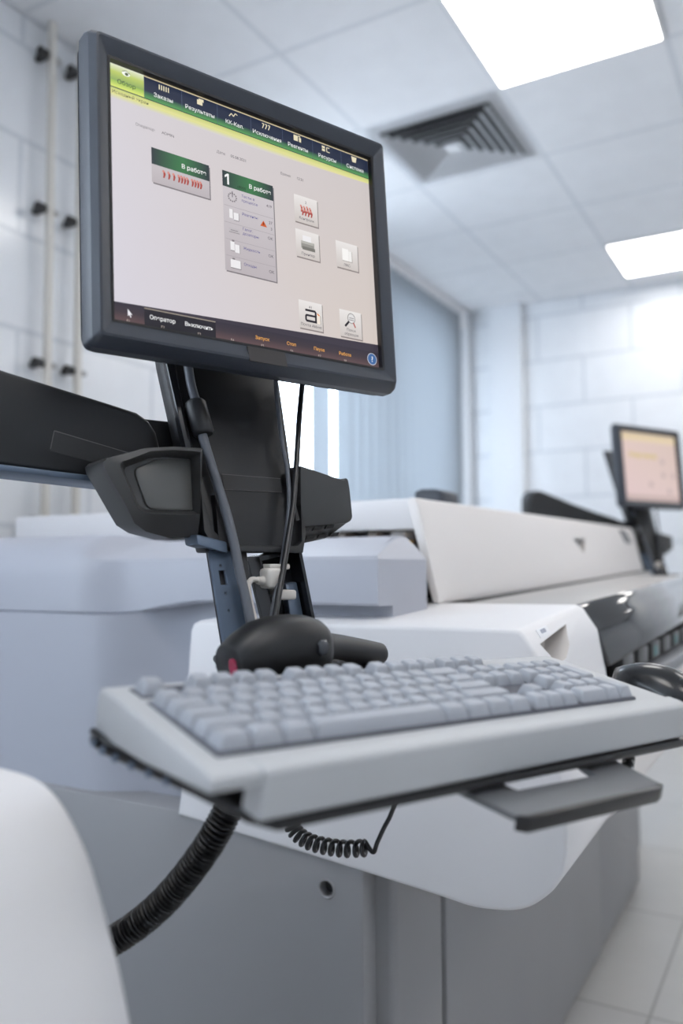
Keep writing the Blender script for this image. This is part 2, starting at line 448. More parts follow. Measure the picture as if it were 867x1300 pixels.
bmesh.ops.contextual_create(t, geom=[]) if False else None
fin('side_casing', t, 'grey', AN, LA, angle=28)

fin('rear_deck', box(-2.0, -.90, 1.277, 1.43, .90, 1.098, .006), 'grey', AN, LA)
fin('bay_shade_block', box(-.899, -.66, 1.277, 1.43, .90, 1.04, .006), 'dark', AN, LA)  # dark block standing in for shade in the open gap
# lower base with the darker front doors (facing the aisle)
bm = box(-.72, -.53, 1.07, 1.243, .0, .95, .012, 3)
base = fin('corner_base', bm, 'base', AN, LA)
hole_c = (-.628, 1.07, .588)
# the lower side cover sits over the corner post and stops before the rounded corner
lower = fin('lower_side_cover', box(-2.04, -.56, 1.035, 1.10, 0, .66, .006), 'base', AN, LA)
cut(lower, disc((-.62, 1.0, .589), (0, 1, 0), .011, .09, 24))
fin('lock_ring', tube([Vector((-.62 + .0125 * math.cos(a * PI / 16), 1.0345, .589 + .0125 * math.sin(a * PI / 16))) for a in range(33)], .0018, 8, cap=False), 'base', AN, LA)
fin('lock_core', disc((-.62, 1.05, .589), (0, 1, 0), .0108, .03, 20), 'dark', AN, LA)
fin('front_door', box(-.60, -.527, 1.249, 2.30, .02, .90, .006), 'base', AN, LA)
fin('front_door', box(-.60, -.53, 2.306, 2.85, .02, .90, .006), 'base', AN, LA)
fin('plinth', box(-1.95, -.60, 1.20, 2.84, 0, .90, .004), 'base', AN, LA)

# white sample module
prof = [(-.885, .70), (-.872, .90), (-.868, .945), (-.862, .956), (-.85, .961), (-.60, .963), (-.338, .965), (-.330, .9635), (-.324, .958), (-.303, .927)]
prof += [(v.x, v.z) for v in smooth_path([(-.303, 0, .927), (-.289, 0, .85), (-.278, 0, .76), (-.275, 0, .72), (-.278, 0, .68), (-.289, 0, .655), (-.305, 0, .637), (-.328, 0, .620), (-.357, 0, .611), (-.40, 0, .6075), (-.442, 0, .612), (-.56, 0, .624)], 4)[1:]]
prof += [(-.892, .654)]
bm = prism(prof, lambda p: (p[0], 1.03, p[1]), lambda p: (p[0] - .005, 1.362, p[1] + .016 * sstep(.7, .95, p[1])))
capE = [e for e in bm.edges if len(e.link_faces) == 2 and e.calc_face_angle(0) > 1.0 and abs((e.verts[0].co.y + e.verts[1].co.y) / 2 - 1.03) < .01]
bev(bm, .006, 3, capE)
wm = fin('sample_module', bm, 'white', AN, LA, angle=40)
# finger scoop in its front
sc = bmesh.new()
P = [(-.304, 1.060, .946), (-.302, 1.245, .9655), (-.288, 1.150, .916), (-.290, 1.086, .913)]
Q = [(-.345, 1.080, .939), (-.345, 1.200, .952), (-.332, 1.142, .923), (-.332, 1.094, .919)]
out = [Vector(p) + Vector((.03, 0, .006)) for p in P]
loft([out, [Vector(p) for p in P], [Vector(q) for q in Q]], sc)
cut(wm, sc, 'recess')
lx = lambda y, z: -.324 + (.958 - (z - .05 * (y - 1.03))) * .677 - .015 * (y - 1.03)
lb = fin('label', prism([(1.082, .9605), (1.134, .9630), (1.133, .9530), (1.081, .9505)], lambda p: (lx(*p) + .0010, p[0], p[1]), lambda p: (lx(*p) - .003, p[0], p[1])), 'label', AN, LA)
ink = bmesh.new()
for k in range(4):
    y0 = 1.096 + .006 * k; z0 = .9600 + .0003 * k
    prism([(y0, z0), (y0 + .0035, z0 + .0001), (y0 + .0035, z0 - .0045), (y0, z0 - .0046)], lambda p: (lx(*p) + .0014, p[0], p[1]), lambda p: (lx(*p), p[0], p[1]), bm=ink)
li = fin('label_mark', ink, 'labelink', lb)

# counter, smoked lid, rack bay and front below it
def rise(y): return .03 * (y - 1.36) / 1.5
fin('counter', prism([(1.36, -.76), (1.36, -.335), (2.85, -.335), (2.85, -.76)], lambda p: (p[1], p[0], .94), lambda p: (p[1], p[0], .975 + rise(p[0])), .003), 'counter', AN, LA)
lp = [(-.350, .975), (-.340, .9815), (-.334, .979), (-.329, .974), (-.325, .968), (-.320, .960), (-.315, .951), (-.306, .94), (-.297, .912), (-.289, .885), (-.296, .884), (-.316, .94), (-.335, .968)]
fin('smoked_lid', prism(lp, lambda p: (p[0], 1.366, p[1]), lambda p: (p[0], 2.85, p[1] + rise(2.85)), .0006, 1, ang=50), 'gloss', AN, LA, angle=50)
fin('rack_bay', box(-.42, -.325, 1.366, 2.85, .83, .895), 'dark', AN, LA)
for k in range(9):
    y0 = 1.50 + .145 * k
    rk = fin('sample_rack', box(-.322, -.296, y0, y0 + .10, .848, .885, .003), 'cup', AN, LA)
    if k in (2, 4): fin('rack_label', box(-.2962, -.2945, y0 + .02, y0 + .06, .856, .876), 'teal', rk)
fin('front_rail', box(-.33, -.272, 1.366, 2.85, .812, .842, .005), 'rail', AN, LA)
fin('front_panel', prism([(-.29, .81), (-.278, .76), (-.275, .72), (-.278, .68), (-.289, .655), (-.328, .62), (-.40, .6075), (-.50, .615), (-.50, .81)], lambda p: (p[0], 1.366, p[1]), lambda p: (p[0], 2.85, p[1]), .004), 'ivory', AN, LA, angle=50)

# white rear cover with front flap, on posts
def rz(y): return .0136 * (y - 1.335) / 2.0
bm = prism([(-1.6745, 1.1656), (-0.6248, 1.1656), (-0.6137, 1.1614), (-0.6086, 1.1503), (-0.5992, 1.1095), (-1.6745, 1.1095)], lambda p: (p[0], 1.340, p[1]), lambda p: (p[0], 3.13, p[1] + rz(3.13)), .004, 3, ang=40)
fin('rear_cover', bm, 'white', AN, LA, angle=40)
bm = prism([(-0.6213, 1.1669), (-0.6137, 1.1639), (-0.6078, 1.1503), (-0.5725, 0.9948), (-0.5712, 0.9803), (-0.5814, 0.9803), (-0.5865, 0.9948), (-0.6307, 1.1588), (-0.6273, 1.1656)], lambda p: (p[0], 1.338, p[1]), lambda p: (p[0], 3.333, p[1] + rz(3.333)), .0015, 2, ang=50)
rc = fin('front_flap', bm, 'ivory', AN, LA, angle=50)
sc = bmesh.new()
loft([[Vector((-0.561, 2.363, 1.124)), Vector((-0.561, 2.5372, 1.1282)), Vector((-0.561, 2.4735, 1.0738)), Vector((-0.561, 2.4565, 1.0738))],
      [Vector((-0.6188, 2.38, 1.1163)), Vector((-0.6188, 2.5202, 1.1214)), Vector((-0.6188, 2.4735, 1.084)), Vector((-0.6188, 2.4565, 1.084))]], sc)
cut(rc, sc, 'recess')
fx = lambda y, z: -.6078 + (1.1505 + rz(y) - z) * .2268
fin('latch', prism([(3.065, 1.1665), (3.165, 1.1640), (3.232, 1.1185), (3.128, 1.1185)], lambda p: (fx(*p) + .003, p[0], p[1]), lambda p: (fx(*p) - .002, p[0], p[1])), 'latchgrey', AN, LA)
fin('deck_shade_block', box(-1.64, -.68, 1.44, 3.10, .90, 1.106), 'dark', AN, LA)  # dark block giving the shade under the open rear cover
fin('cover_seal', prism([(1.45, -.60), (1.45, -.556), (3.25, -.556), (3.25, -.60)], lambda p: (p[1], p[0], .955), lambda p: (p[1], p[0], .9785 + rise(p[0])), .001), 'dark', AN, LA)
fin('rear_shelf', prism([(2.851, -.76), (2.851, -.535), (3.27, -.535), (3.27, -.76)], lambda p: (p[1], p[0], .94), lambda p: (p[1], p[0], .975 + rise(p[0])), .003), 'counter', AN, LA)
fin('rear_plinth', box(-1.65, -.60, 2.842, 3.26, 0, .939, .004), 'base', AN, LA)
for a, b2 in ((-.925, -.905), (-.85, -.826), (-1.3, -1.28)): fin('post', box(a * .85, b2 * .85, 1.36, 1.41, 1.0, 1.1105, .004), 'tan', AN, LA)
fin('bracket', box(-0.68, -0.6477, 1.3685, 1.411, 1.0075, 1.1086, 0.004), 'ivory', AN, LA)
fin('clasp', box(-0.6596, -0.6358, 1.3558, 1.3812, 1.0627, 1.0925, 0.004), 'yellow', AN, LA)

# dark box on the rear cover
bm = prism([(-.782, 1.1655), (-.782, 1.2085), (-.765, 1.2135), (-.731, 1.212), (-.712, 1.205), (-.712, 1.1655)], lambda p: (p[0], 1.70, p[1] + .003), lambda p: (p[0], 1.79, p[1] + .003), .004)
tag(fin('sensor_box', bm, 'bezel'), 'small dark box standing on the white rear cover, below the blind', 'box')

# ------------------------------------------------------------------ nearer white module at the lower left
NC = empty('white_cabinet', Matrix.Translation((-.8, 0, 0)), 'rounded white cabinet cropped at the lower left corner, closest to the viewer', 'cabinet')
LN = Matrix.Translation((.8, 0, 0))
cpf = [(-.95, 0), (-.95, .912), (-.56, .909)]
cpf += [(v.x, v.z) for v in smooth_path([(-.56, 0, .909), (-.50, 0, .908), (-.475, 0, .906), (-.458, 0, .901), (-.444, 0, .8925), (-.431, 0, .879), (-.418, 0, .861), (-.409, 0, .843), (-.397, 0, .816), (-.387, 0, .79), (-.377, 0, .755), (-.371, 0, .72), (-.37, 0, .68), (-.38, 0, .64), (-.41, 0, .61), (-.46, 0, .60)], 3)[1:]]
cpf += [(-.46, 0)]
bm = prism(cpf, lambda p: (p[0], -.3, p[1]), lambda p: (p[0], .4, p[1]))
bev(bm, .008, 3, [e for e in bm.edges if len(e.link_faces) == 2 and e.calc_face_angle(0) > .9 and abs(e.verts[0].co.y - .4) < .01 and abs(e.verts[1].co.y - .4) < .01])
fin('front_casing', bm, 'white', NC, LN, angle=40)
fin('rear_casing', box(-1.25, -.78, -.3, .4, 0, 1.175, .02, 3), 'grey', NC, LN)

# ------------------------------------------------------------------ workstation (local frame: x along the screen, y away from the user)
S1 = Matrix.Translation((-.5266, .7338, 0)) @ Matrix.Rotation(math.radians(67.5), 4, 'Z')
S2 = Matrix.Translation((-.552, 3.423, 0)) @ Matrix.Rotation(math.radians(62.9), 4, 'Z')
KO = Vector((-.2335, -.337, .9478))
KX = Vector((.99952, .01306, -.02799)); KY = Vector((-.0077, .98289, .18401)); KZ = KX.cross(KY)
KX.normalize(); KY = KZ.cross(KX); KZ.normalize(); KY.normalize()
KM = Matrix(((KX.x, KY.x, KZ.x, KO.x), (KX.y, KY.y, KZ.y, KO.y), (KX.z, KY.z, KZ.z, KO.z), (0, 0, 0, 1)))
def K(a, b, c): return KM @ Vector((a, b, c))
def pl(z): return (z - 1.065) * .34

WS = empty('workstation_arm', S1, 'black swivel arm with plate, holders and keyboard tray carrying the large monitor', 'monitor arm')
# arm
arm = [(-.075, 1.15), (-.077, 1.178), (-.082, 1.196), (-.091, 1.208), (-.105, 1.216), (-.14, 1.223), (-.241, 1.242), (-.36, 1.268), (-.52, 1.308), (-.545, 1.313), (-.565, 1.305), (-.578, 1.285), (-.58, 1.25), (-.575, 1.215), (-.56, 1.200), (-.50, 1.194), (-.35, 1.188), (-.27, 1.150), (-.134, 1.140), (-.085, 1.142)]
ao = fin('arm', prism(arm, lambda p: (p[0], .075, p[1]), lambda p: (p[0], .135, p[1]), .005, 3, ang=50), 'black', WS, angle=40)
fin('arm_underside', prism([(-.268, 1.1435), (-.268, 1.150), (-.12, 1.141), (-.12, 1.1345)], lambda p: (p[0], .070, p[1]), lambda p: (p[0], .140, p[1]), .002), 'steel', WS)
bm = bmesh.new()
prism([(-.195, 1.187), (-.108, 1.169), (-.112, 1.150), (-.199, 1.166)], lambda p: (p[0], .0745, p[1]), lambda p: (p[0], .0752, p[1]), bm=bm)
st = fin('retouch_patch', bm, 'patchdark', ao)  # retouched area on the arm, built as a thin patch
bm = bmesh.new()
prism([(-.195, 1.1875), (-.108, 1.1695), (-.108, 1.1688), (-.195, 1.1866)], lambda p: (p[0], .0742, p[1]), lambda p: (p[0], .0746, p[1]), bm=bm)
prism([(-.1957, 1.187), (-.195, 1.187), (-.1985, 1.168), (-.1992, 1.168)], lambda p: (p[0], .0742, p[1]), lambda p: (p[0], .0746, p[1]), bm=bm)
fin('retouch_edge', bm, 'patchline', st)
fin('arm_joint', box(-.095, -.02, .085, .125, 1.146, 1.212, .004), 'black', WS)
fin('support_post', tube([Vector((-.535, .105, 1.235)), Vector((-.535, .105, 1.20)), Vector((-.535, .105, 1.176))], .022, 24), 'black', WS)
# leaning back plate
def plate_pts(z, hw, y0): return (hw, pl(z) + y0)
t = bmesh.new()
zs = [(1.062, .0620), (1.12, .0655), (1.27, .0765), (1.50, .0765)]
L = []
for z, hw in zs:
    for s in (-1, 1):
        pass
ring = []
poly = [(-.062, 1.062), (-.0655, 1.115), (-.0765, 1.27), (-.0765, 1.50), (.0765, 1.50), (.0765, 1.27), (.0655, 1.115), (.062, 1.062)]
po = fin('back_plate', prism(poly, lambda p: (p[0], pl(p[1]), p[1]), lambda p: (p[0], pl(p[1]) + .022, p[1]), .002, 2), 'black', WS)
fl = fin('plate_flange', prism([(-.0765, 1.27), (-.0765, 1.50), (-.0695, 1.50), (-.0655, 1.27), (-.0605, 1.16), (-.0687, 1.16)], lambda p: (p[0], pl(p[1]) - .007, p[1]), lambda p: (p[0], pl(p[1]) + .004, p[1]), .0015, 2), 'blackgloss', WS)
bm = bmesh.new()
prism([(-.027, 1.1485), (.050, 1.148), (.048, 1.132), (-.0275, 1.1315)], lambda p: (p[0], pl(p[1]) - .0008, p[1]), lambda p: (p[0], pl(p[1]) + .001, p[1]), bm=bm)
st = fin('retouch_patch', bm, 'patchdark', po)
bm = bmesh.new()
prism([(-.027, 1.149), (.050, 1.1485), (.050, 1.148), (-.027, 1.1485)], lambda p: (p[0], pl(p[1]) - .0011, p[1]), lambda p: (p[0], pl(p[1]) - .0006, p[1]), bm=bm)
prism([(-.0275, 1.1318), (.048, 1.1323), (.048, 1.1318), (-.0275, 1.1313)], lambda p: (p[0], pl(p[1]) - .0011, p[1]), lambda p: (p[0], pl(p[1]) - .0006, p[1]), bm=bm)
fin('retouch_edge', bm, 'patchline', st)
# lower clamp sleeve
bm = prism([(-.060, 1.128), (-.064, 1.085), (-.055, 1.064), (.056, 1.062), (.066, 1.085), (.067, 1.122), (.058, 1.075), (.050, 1.070), (-.038, 1.070), (-.052, 1.085)], lambda p: (p[0], pl(p[1]) - .008, p[1]), lambda p: (p[0], pl(p[1]) + .026, p[1]), .001)
fin('sleeve', bm, 'black', WS)
fin('sleeve_foot', prism([(-.0745, 1.081), (-.0745, 1.070), (-.041, 1.061), (-.040, 1.0735)], lambda p: (p[0], pl(p[1]) - .010, p[1]), lambda p: (p[0], pl(p[1]) + .02, p[1]), .002), 'steel', WS)
for pts in ([(-.0445, 1.124), (-.0385, 1.071), (-.049, 1.071)], [(.0583, 1.127), (.060, 1.100), (.0545, 1.098)]):
    fin('slot', prism(pts, lambda p: (p[0], pl(p[1]) - .0085, p[1]), lambda p: (p[0], pl(p[1]) + .004, p[1])), 'bezel_in', WS)
# two legs below
lg = fin('left_leg', prism([(-.0585, 1.07), (-.0150, 1.07), (-.0200, .975), (-.0230, .950), (-.0585, .950)], lambda p: (p[0], pl(p[1]), p[1]), lambda p: (p[0], pl(p[1]) + .004, p[1]), .0008, 1), 'steel', WS)
lg.name = 'leg'
cu = box(-.0505, -.0425, -.06, .03, 1.0285, 1.0435)
for x, z in ((-.047, 1.0486), (-.0465, 1.0202), (-.0462, 1.0026)): disc((x, -.06, z), (0, 1, 0), .0016, .09, 12, cu)
cut(lg, cu)
fin('leg_edge', prism([(-.0250, 1.07), (-.0120, 1.07), (-.0190, .96), (-.0240, .95), (-.030, .95)], lambda p: (p[0], pl(p[1]) - .001, p[1]), lambda p: (p[0], pl(p[1]) + .03, p[1]), .001, 1), 'black', WS)
fin('leg_backing', prism([(-.046, 1.07), (-.016, 1.07), (-.022, .95), (-.046, .95)], lambda p: (p[0], pl(p[1]) + .0065, p[1]), lambda p: (p[0], pl(p[1]) + .03, p[1]), .001, 1), 'dark', WS)
bm = bmesh.new()                                                             # open channel: back, two sides
sec = [(.0010, 1.0535), (.0585, 1.064), (.0585, .95), (.0120, .95)]
prism([(.001, 1.054), (.0585, 1.066), (.0585, .95), (.010, .95)], lambda p: (p[0], pl(p[1]) + .022, p[1]), lambda p: (p[0], pl(p[1]) + .028, p[1]), bm=bm)
prism([(.001, 1.054), (.0035, 1.054), (.0125, .95), (.010, .95)], lambda p: (p[0], pl(p[1]) - .002, p[1]), lambda p: (p[0], pl(p[1]) + .023, p[1]), bm=bm)
prism([(.0545, 1.066), (.0585, 1.066), (.0585, .95), (.0545, .95)], lambda p: (p[0], pl(p[1]) - .002, p[1]), lambda p: (p[0], pl(p[1]) + .023, p[1]), bm=bm)
prism([(.001, 1.058), (.0585, 1.069), (.0585, 1.064), (.001, 1.053)], lambda p: (p[0], pl(p[1]) - .002, p[1]), lambda p: (p[0], pl(p[1]) + .023, p[1]), bm=bm)
lg2 = fin('leg', bm, 'blackgloss', WS)
fin('channel_insert', prism([(.0365, 1.028), (.0525, 1.030), (.0525, .975), (.034, .972)], lambda p: (p[0], pl(p[1]) + .010, p[1]), lambda p: (p[0], pl(p[1]) + .0225, p[1]), .002), 'steel', WS)
# holders either side of the plate
def rpoly(y0, pts): return [Vector((x, y0, z)) for x, z in pts]
outl = [(-.066, 1.171), (-.066, 1.079), (-.095, 1.0765), (-.125, 1.083), (-.139, 1.091), (-.150, 1.108), (-.172, 1.143), (-.1735, 1.149), (-.170, 1.153), (-.160, 1.156), (-.130, 1.166), (-.10, 1.170)]
inn = [(-.069, 1.167), (-.069, 1.1015), (-.095, 1.1005), (-.120, 1.1005), (-.131, 1.1015), (-.138, 1.106), (-.156, 1.144), (-.1565, 1.1475), (-.1545, 1.1505), (-.148, 1.153), (-.125, 1.163), (-.10, 1.1665)]
inb = [(-.0695, 1.162), (-.0695, 1.106), (-.095, 1.105), (-.115, 1.105), (-.124, 1.106), (-.130, 1.110), (-.143, 1.141), (-.1435, 1.145), (-.142, 1.148), (-.137, 1.150), (-.118, 1.158), (-.10, 1.1615)]
bk = [(x * .98, z + .004 * 0) for x, z in outl]
bm = loft([rpoly(.055, bk), [Vector((x, .010 + (.035 if z < 1.10 else 0) * (1.10 - z) / .025 * .5, z)) for x, z in outl], [Vector((x * .995, .000 + (.030 if z < 1.10 else 0) * (1.10 - z) / .025 * .4, z)) for x, z in outl],
           [Vector((x, -.002, z)) for x, z in inn], [Vector((x, .016 + (z - 1.13) * .12, z)) for x, z in inb]])
ch_ = fin('cup_holder', bm, 'cup', WS, angle=32)
fin('holder_lit_panel', prism([(-.070, 1.161), (-.0705, 1.1065), (-.113, 1.1060), (-.119, 1.107), (-.123, 1.111), (-.133, 1.140), (-.133, 1.145), (-.130, 1.148), (-.112, 1.157), (-.095, 1.1605)], lambda p: (p[0], .0135 + (p[1] - 1.13) * .12, p[1]), lambda p: (p[0], .019 + (p[1] - 1.13) * .12, p[1]), .0015, 2), 'cuplit', ch_)  # added lighter panel standing for light on the pocket back
ro = [(.066, 1.163), (.118, 1.152), (.130, 1.150), (.1335, 1.153), (.1365, 1.150), (.1385, 1.140), (.1425, 1.106), (.140, 1.101), (.134, 1.098), (.066, 1.092)]
sideh = fin('side_holder', prism(ro, lambda p: (p[0], .010, p[1]), lambda p: (p[0], .055, p[1]), .002, 2), 'cup', WS)
bm = bmesh.new()
quad = lambda pts: bm.faces.new([bm.verts.new(p) for p in pts])
prism([(.066, 1.093), (.138, 1.0995), (.112, 1.080), (.066, 1.071)], lambda p: (p[0], .013 + (1.10 - p[1]) * .5, p[1]), lambda p: (p[0], .055, p[1]), .001, 1, bm=bm)
vt = fin('vent_base', bm, 'cup', sideh)
bm = bmesh.new()
for i in range(3):
    for j in range(2):
        x0 = .072 + .017 * i + .006 * j + .004 * j; z0 = 1.0905 - .0085 * j + .0022 * i
        prism([(x0, z0), (x0 + .0115, z0 + .0012), (x0 + .0105, z0 - .0028), (x0 - .001, z0 - .004)], lambda p: (p[0], .0112 + (1.10 - p[1]) * .5, p[1]), lambda p: (p[0], .020 + (1.10 - p[1]) * .5, p[1]), bm=bm)
fin('vent_slot', bm, 'bezel_in', vt)
# bracket to the monitor
fin('monitor_bracket', box(-.055, .055, .055, .112, 1.372, 1.455, .004), 'black', WS)
# keyboard tray with rear tongue, mouse wing
def kprism(poly, c0, c1, b=.0015, seg=2, bm=None): return prism(poly, lambda p: K(p[0], p[1], c0), lambda p: K(p[0], p[1], c1), b, seg, bm)
trp = [(-.022, .138), (-.020, .115), (.006, .036), (.018, -.010), (.030, -.027), (.62, -.030), (.655, -.01), (.665, .05), (.66, .138), (.36, .145), (.31, .315), (.175, .315), (.13, .145)]
tr = fin('keyboard_tray', kprism(trp, -.0500, -.0425, .003), 'tray', WS)
fin('tray_lip', tube([K(a, b, -.040) for a, b in [(-.020, .136), (-.018, .115), (.004, .05)]], .0025, 8), 'tray', tr)
for k in range(6):
    w = k / 5; a, b = -.0205 + .018 * max(0, (w - .3) / .7), .125 - .075 * w
    fin('rivet', disc(K(a - .001, b, -.044), -KX, .0028, .0025, 10), 'steel', tr)
# pull handle under the tray front: plate with a slot
hm = kprism([(.196, .02), (.205, -.058), (.213, -.064), (.365, -.070), (.378, -.066), (.394, .02)], -.0600, -.0545, .002)
ho = fin('tray_handle', hm, 'handle', WS)
cut(ho, kprism([(.238, .0), (.242, -.030), (.335, -.034), (.348, .0)], -.07, -.04, .0))
fin('handle_lip', kprism([(.205, -.059), (.213, -.066), (.365, -.072), (.378, -.068), (.376, -.063), (.213, -.061)], -.0665, -.0545, .0015), 'tray', ho)
fin('handle_mount', kprism([(.200, .055), (.200, .01), (.390, .01), (.390, .055)], -.0605, -.0495, .001), 'tray', ho)

# ------------------------------------------------------------------ monitor
tilt = .070
MC = Vector((-.0005, -.0007, 1.4202))
mu = Vector((0, math.sin(tilt), math.cos(tilt)))
Mm = Matrix.Translation(MC - mu * .165) @ Matrix.Rotation(-tilt, 4, 'X')
MO = empty('touch_monitor', S1 @ Mm, 'large tilted dark grey monitor showing a multi-coloured menu screen, in the foreground', 'monitor')
HW, HH = .194, .1645
def rrect(hw, hh, r, y, cz=.165, n=6):
    pts = []
    for cx, cz2, a0 in ((hw - r, hh - r, 0), (-hw + r, hh - r, 90), (-hw + r, -hh + r, 180), (hw - r, -hh + r, 270)):
        for k in range(n + 1):
            a = math.radians(a0 + 90 * k / n); pts.append(Vector((cx + r * math.cos(a), y, cz + cz2 + r * math.sin(a))))
    return pts
rings = [rrect(.1690, .1350, .0005, .001), rrect(.1692, .1352, .001, -.0010), rrect(.1715, .1375, .0015, -.0060), rrect(.1725, .1385, .002, -.0066),
         rrect(.1815, .1500, .003, -.0122), rrect(.1835, .1525, .004, -.0130), rrect(.1855, .1550, .005, -.0124),
         rrect(.1905, .1605, .006, -.0040), rrect(.1925, .1630, .007, .004), rrect(.1925, .1630, .007, .016), rrect(.190, .160, .008, .024)]
bz = fin('bezel', loft(rings, cap=False), 'bezel', MO, angle=16)
rings2 = [rrect(.1692, .1352, .001, .004), rrect(.1692, .1352, .001, -.0010), rrect(.1712, .1372, .0015, -.0061)]
fin('inner_lip', loft([rrect(.1722, .1382, .002, -.0068), rrect(.1693, .1353, .001, -.0066), rrect(.1691, .1351, .001, .002)], cap=False), 'bezel_in', bz)
rb = [rrect(.191, .161, .013, .0242), rrect(.186, .156, .013, .030), rrect(.150, .125, .02, .045), rrect(.140, .115, .02, .052), rrect(.135, .11, .02, .054)]
fin('rear_shell', loft(rb), 'bezel', MO, angle=30)
bm = box(-.0230, .0250, -.0135, -.0118, .165 - .1565, .165 - .1395)
pt = fin('logo_retouch', bm, 'patch', bz)
for v in pt.data.vertices:
    s = (v.co.z - (.165 - .148)) / .017
    v.co.y += (-.0005 - .0045 * (s + .5)) * -1 - .0008 if False else (.0042 * (s + .5) - .0005)

# ---- picture shown on the screen (millimetres: x right, y down)
class Screen:
    def __init__(s): s.V = []; s.F = []; s.Cc = []
    def face(s, pts, cols, layer):
        i = len(s.V)
        for p in pts: s.V.append((p[0] / 1000 - .169, -.00008 * layer, .165 + .135 - p[1] / 1000))
        s.F.append(tuple(range(i, i + len(pts)))); s.Cc.append([cols] * len(pts) if not isinstance(cols, list) else cols)
    def rect(s, x0, y0, x1, y1, c, layer=1, c2=None, horiz=False):
        if c2 is None: cl = [c] * 4
        elif horiz: cl = [c, c, c2, c2]
        else: cl = [c, c2, c2, c]
        s.face([(x0, y0), (x0, y1), (x1, y1), (x1, y0)], cl, layer)
    def ell(s, cx, cy, rx, ry, c, layer, n=20, a0=0, a1=360):
        s.face([(cx + rx * math.cos(math.radians(a0 - (a1 - a0) * k / n)), cy + ry * math.sin(math.radians(a0 - (a1 - a0) * k / n))) for k in range(n)], c, layer)
    def line(s, pts, w, c, layer):
        for a, b in zip(pts, pts[1:]):
            dx, dy = b[0] - a[0], b[1] - a[1]; l = math.hypot(dx, dy); nx, ny = -dy / l * w / 2, dx / l * w / 2
            s.face([(a[0] + nx, a[1] + ny), (b[0] + nx, b[1] + ny), (b[0] - nx, b[1] - ny), (a[0] - nx, a[1] - ny)], c, layer)
    def text(s, txt, x, y, size, c, layer=5, align='LEFT', bold=0):
        cu = bpy.data.curves.new('t', 'FONT'); cu.body = txt; cu.size = size; cu.align_x = align; cu.resolution_u = 3; cu.offset = bold
        o = bpy.data.objects.new('t', cu); C.objects.link(o); bpy.context.view_layer.update()
        me = o.evaluated_get(bpy.context.evaluated_depsgraph_get()).to_mesh()
        vs = [(v.co.x, v.co.y) for v in me.vertices]
        for p in me.polygons: s.face([(x + vs[i][0], y - vs[i][1]) for i in p.vertices], c, layer)
        o.evaluated_get(bpy.context.evaluated_depsgraph_get()).to_mesh_clear()
        bpy.data.objects.remove(o); bpy.data.curves.remove(cu)
    def build(s, name, parent):
        me = bpy.data.meshes.new(name); me.from_pydata(s.V, [], s.F)
        a = me.color_attributes.new('Pixel', 'FLOAT_COLOR', 'CORNER'); k = 0
        for fc in s.Cc:
            for c in fc: a.data[k].color = (*c, 1); k += 1
        me.materials.append(M['screen'])
        # make every face look at the viewer (-y)
        o = bpy.data.objects.new(name, me); C.objects.link(o); o.parent = parent
        return o
def h(r_, g_, b_):
    cv = lambda v: ((v / 255 + .055) / 1.055) ** 2.4 if v > 10 else v / 255 / 12.92
    return (cv(r_), cv(g_), cv(b_))
NAVY = h(38, 46, 68); WHT = h(240, 240, 240); GRN = h(70, 140, 80); LIME = h(203, 216, 120)
s = Screen()
cTL, cBL, cBR, cTR = h(211, 206, 212), h(214, 210, 220), h(212, 200, 192), h(205, 197, 196)  # corner tints put the display's viewing-angle fade into its colour
s.face([(-.6, -.6), (-.6, 271), (338.6, 271), (338.6, -.6)], [cTL, cBL, cBR, cTR], 0)
# top menu
s.rect(0, 1.2, 338, 16, NAVY, 1); s.rect(0, 16, 338, 24.5, NAVY, 1, h(92, 160, 92)); s.rect(0, -.3, 338, 1.2, h(200, 186, 150), 2)
s.rect(0, 24.5, 338, 25.6, h(60, 84, 66), 2)
s.rect(0, 25.6, 338, 31.5, h(200, 208, 122), 1, h(226, 222, 154)); s.rect(0, 31.5, 175, 37.5, h(222, 222, 140), 1, cTL)
s.face([(175, 31.5), (175, 37.5), (338, 31.5)], [h(222, 222, 140), cTL, h(226, 218, 150)], 1)
s.rect(0, -.3, 38.6, 8, h(230, 234, 212), 3, h(188, 204, 104)); s.rect(0, 8, 38.6, 17, h(188, 204, 104), 3, h(140, 170, 98)); s.rect(0, 17, 38.6, 24.5, h(150, 188, 84), 3, h(222, 232, 120))
names = ['Обзор', 'Заказы', 'Результаты', 'КК-Кал.', 'Исключения', 'Реагенты', 'Ресурсы', 'Система']
for i, n in enumerate(names):
    x0 = 38.6 + 42.8 * (i - 1); xc = 19.3 if i == 0 else x0 + 21.4
    s.text(n, xc, 19.6, 6.4 if i else 6.6, h(60, 78, 60) if i == 0 else WHT, 6, 'CENTER', .05)
    if i > 0: s.rect(x0 - .25, 1.2, x0 + .25, 24, h(86, 96, 120), 4)
IC = h(232, 222, 190)
s.ell(19, 6.2, 4.4, 2.6, h(246, 250, 240), 5); s.ell(19.6, 6.4, 1.9, 1.7, h(96, 110, 80), 6); s.line([(15, 4.6), (19, 2.9), (23.4, 5.4)], .7, h(120, 128, 90), 6)
for k in range(5): s.rect(55 + 2.6 * k, 4, 56.2 + 2.6 * k, 9.6, IC, 5)
s.rect(99.5, 4.4, 106, 10, IC, 5); s.rect(101.5, 2.8, 107.5, 6, IC, 5)
s.line([(139, 10), (142, 6), (144.4, 9), (147, 4.6), (149.6, 6)], 1.1, IC, 5)
for k in range(3): s.line([(182 + 4 * k, 4), (184.6 + 4 * k, 4), (182.4 + 4 * k, 9.6)], 1.1, IC, 5)
s.rect(225.5, 3, 231.5, 10, IC, 5); s.rect(233, 4.5, 236, 10, IC, 5); s.rect(232, 2.6, 235, 4, IC, 5)
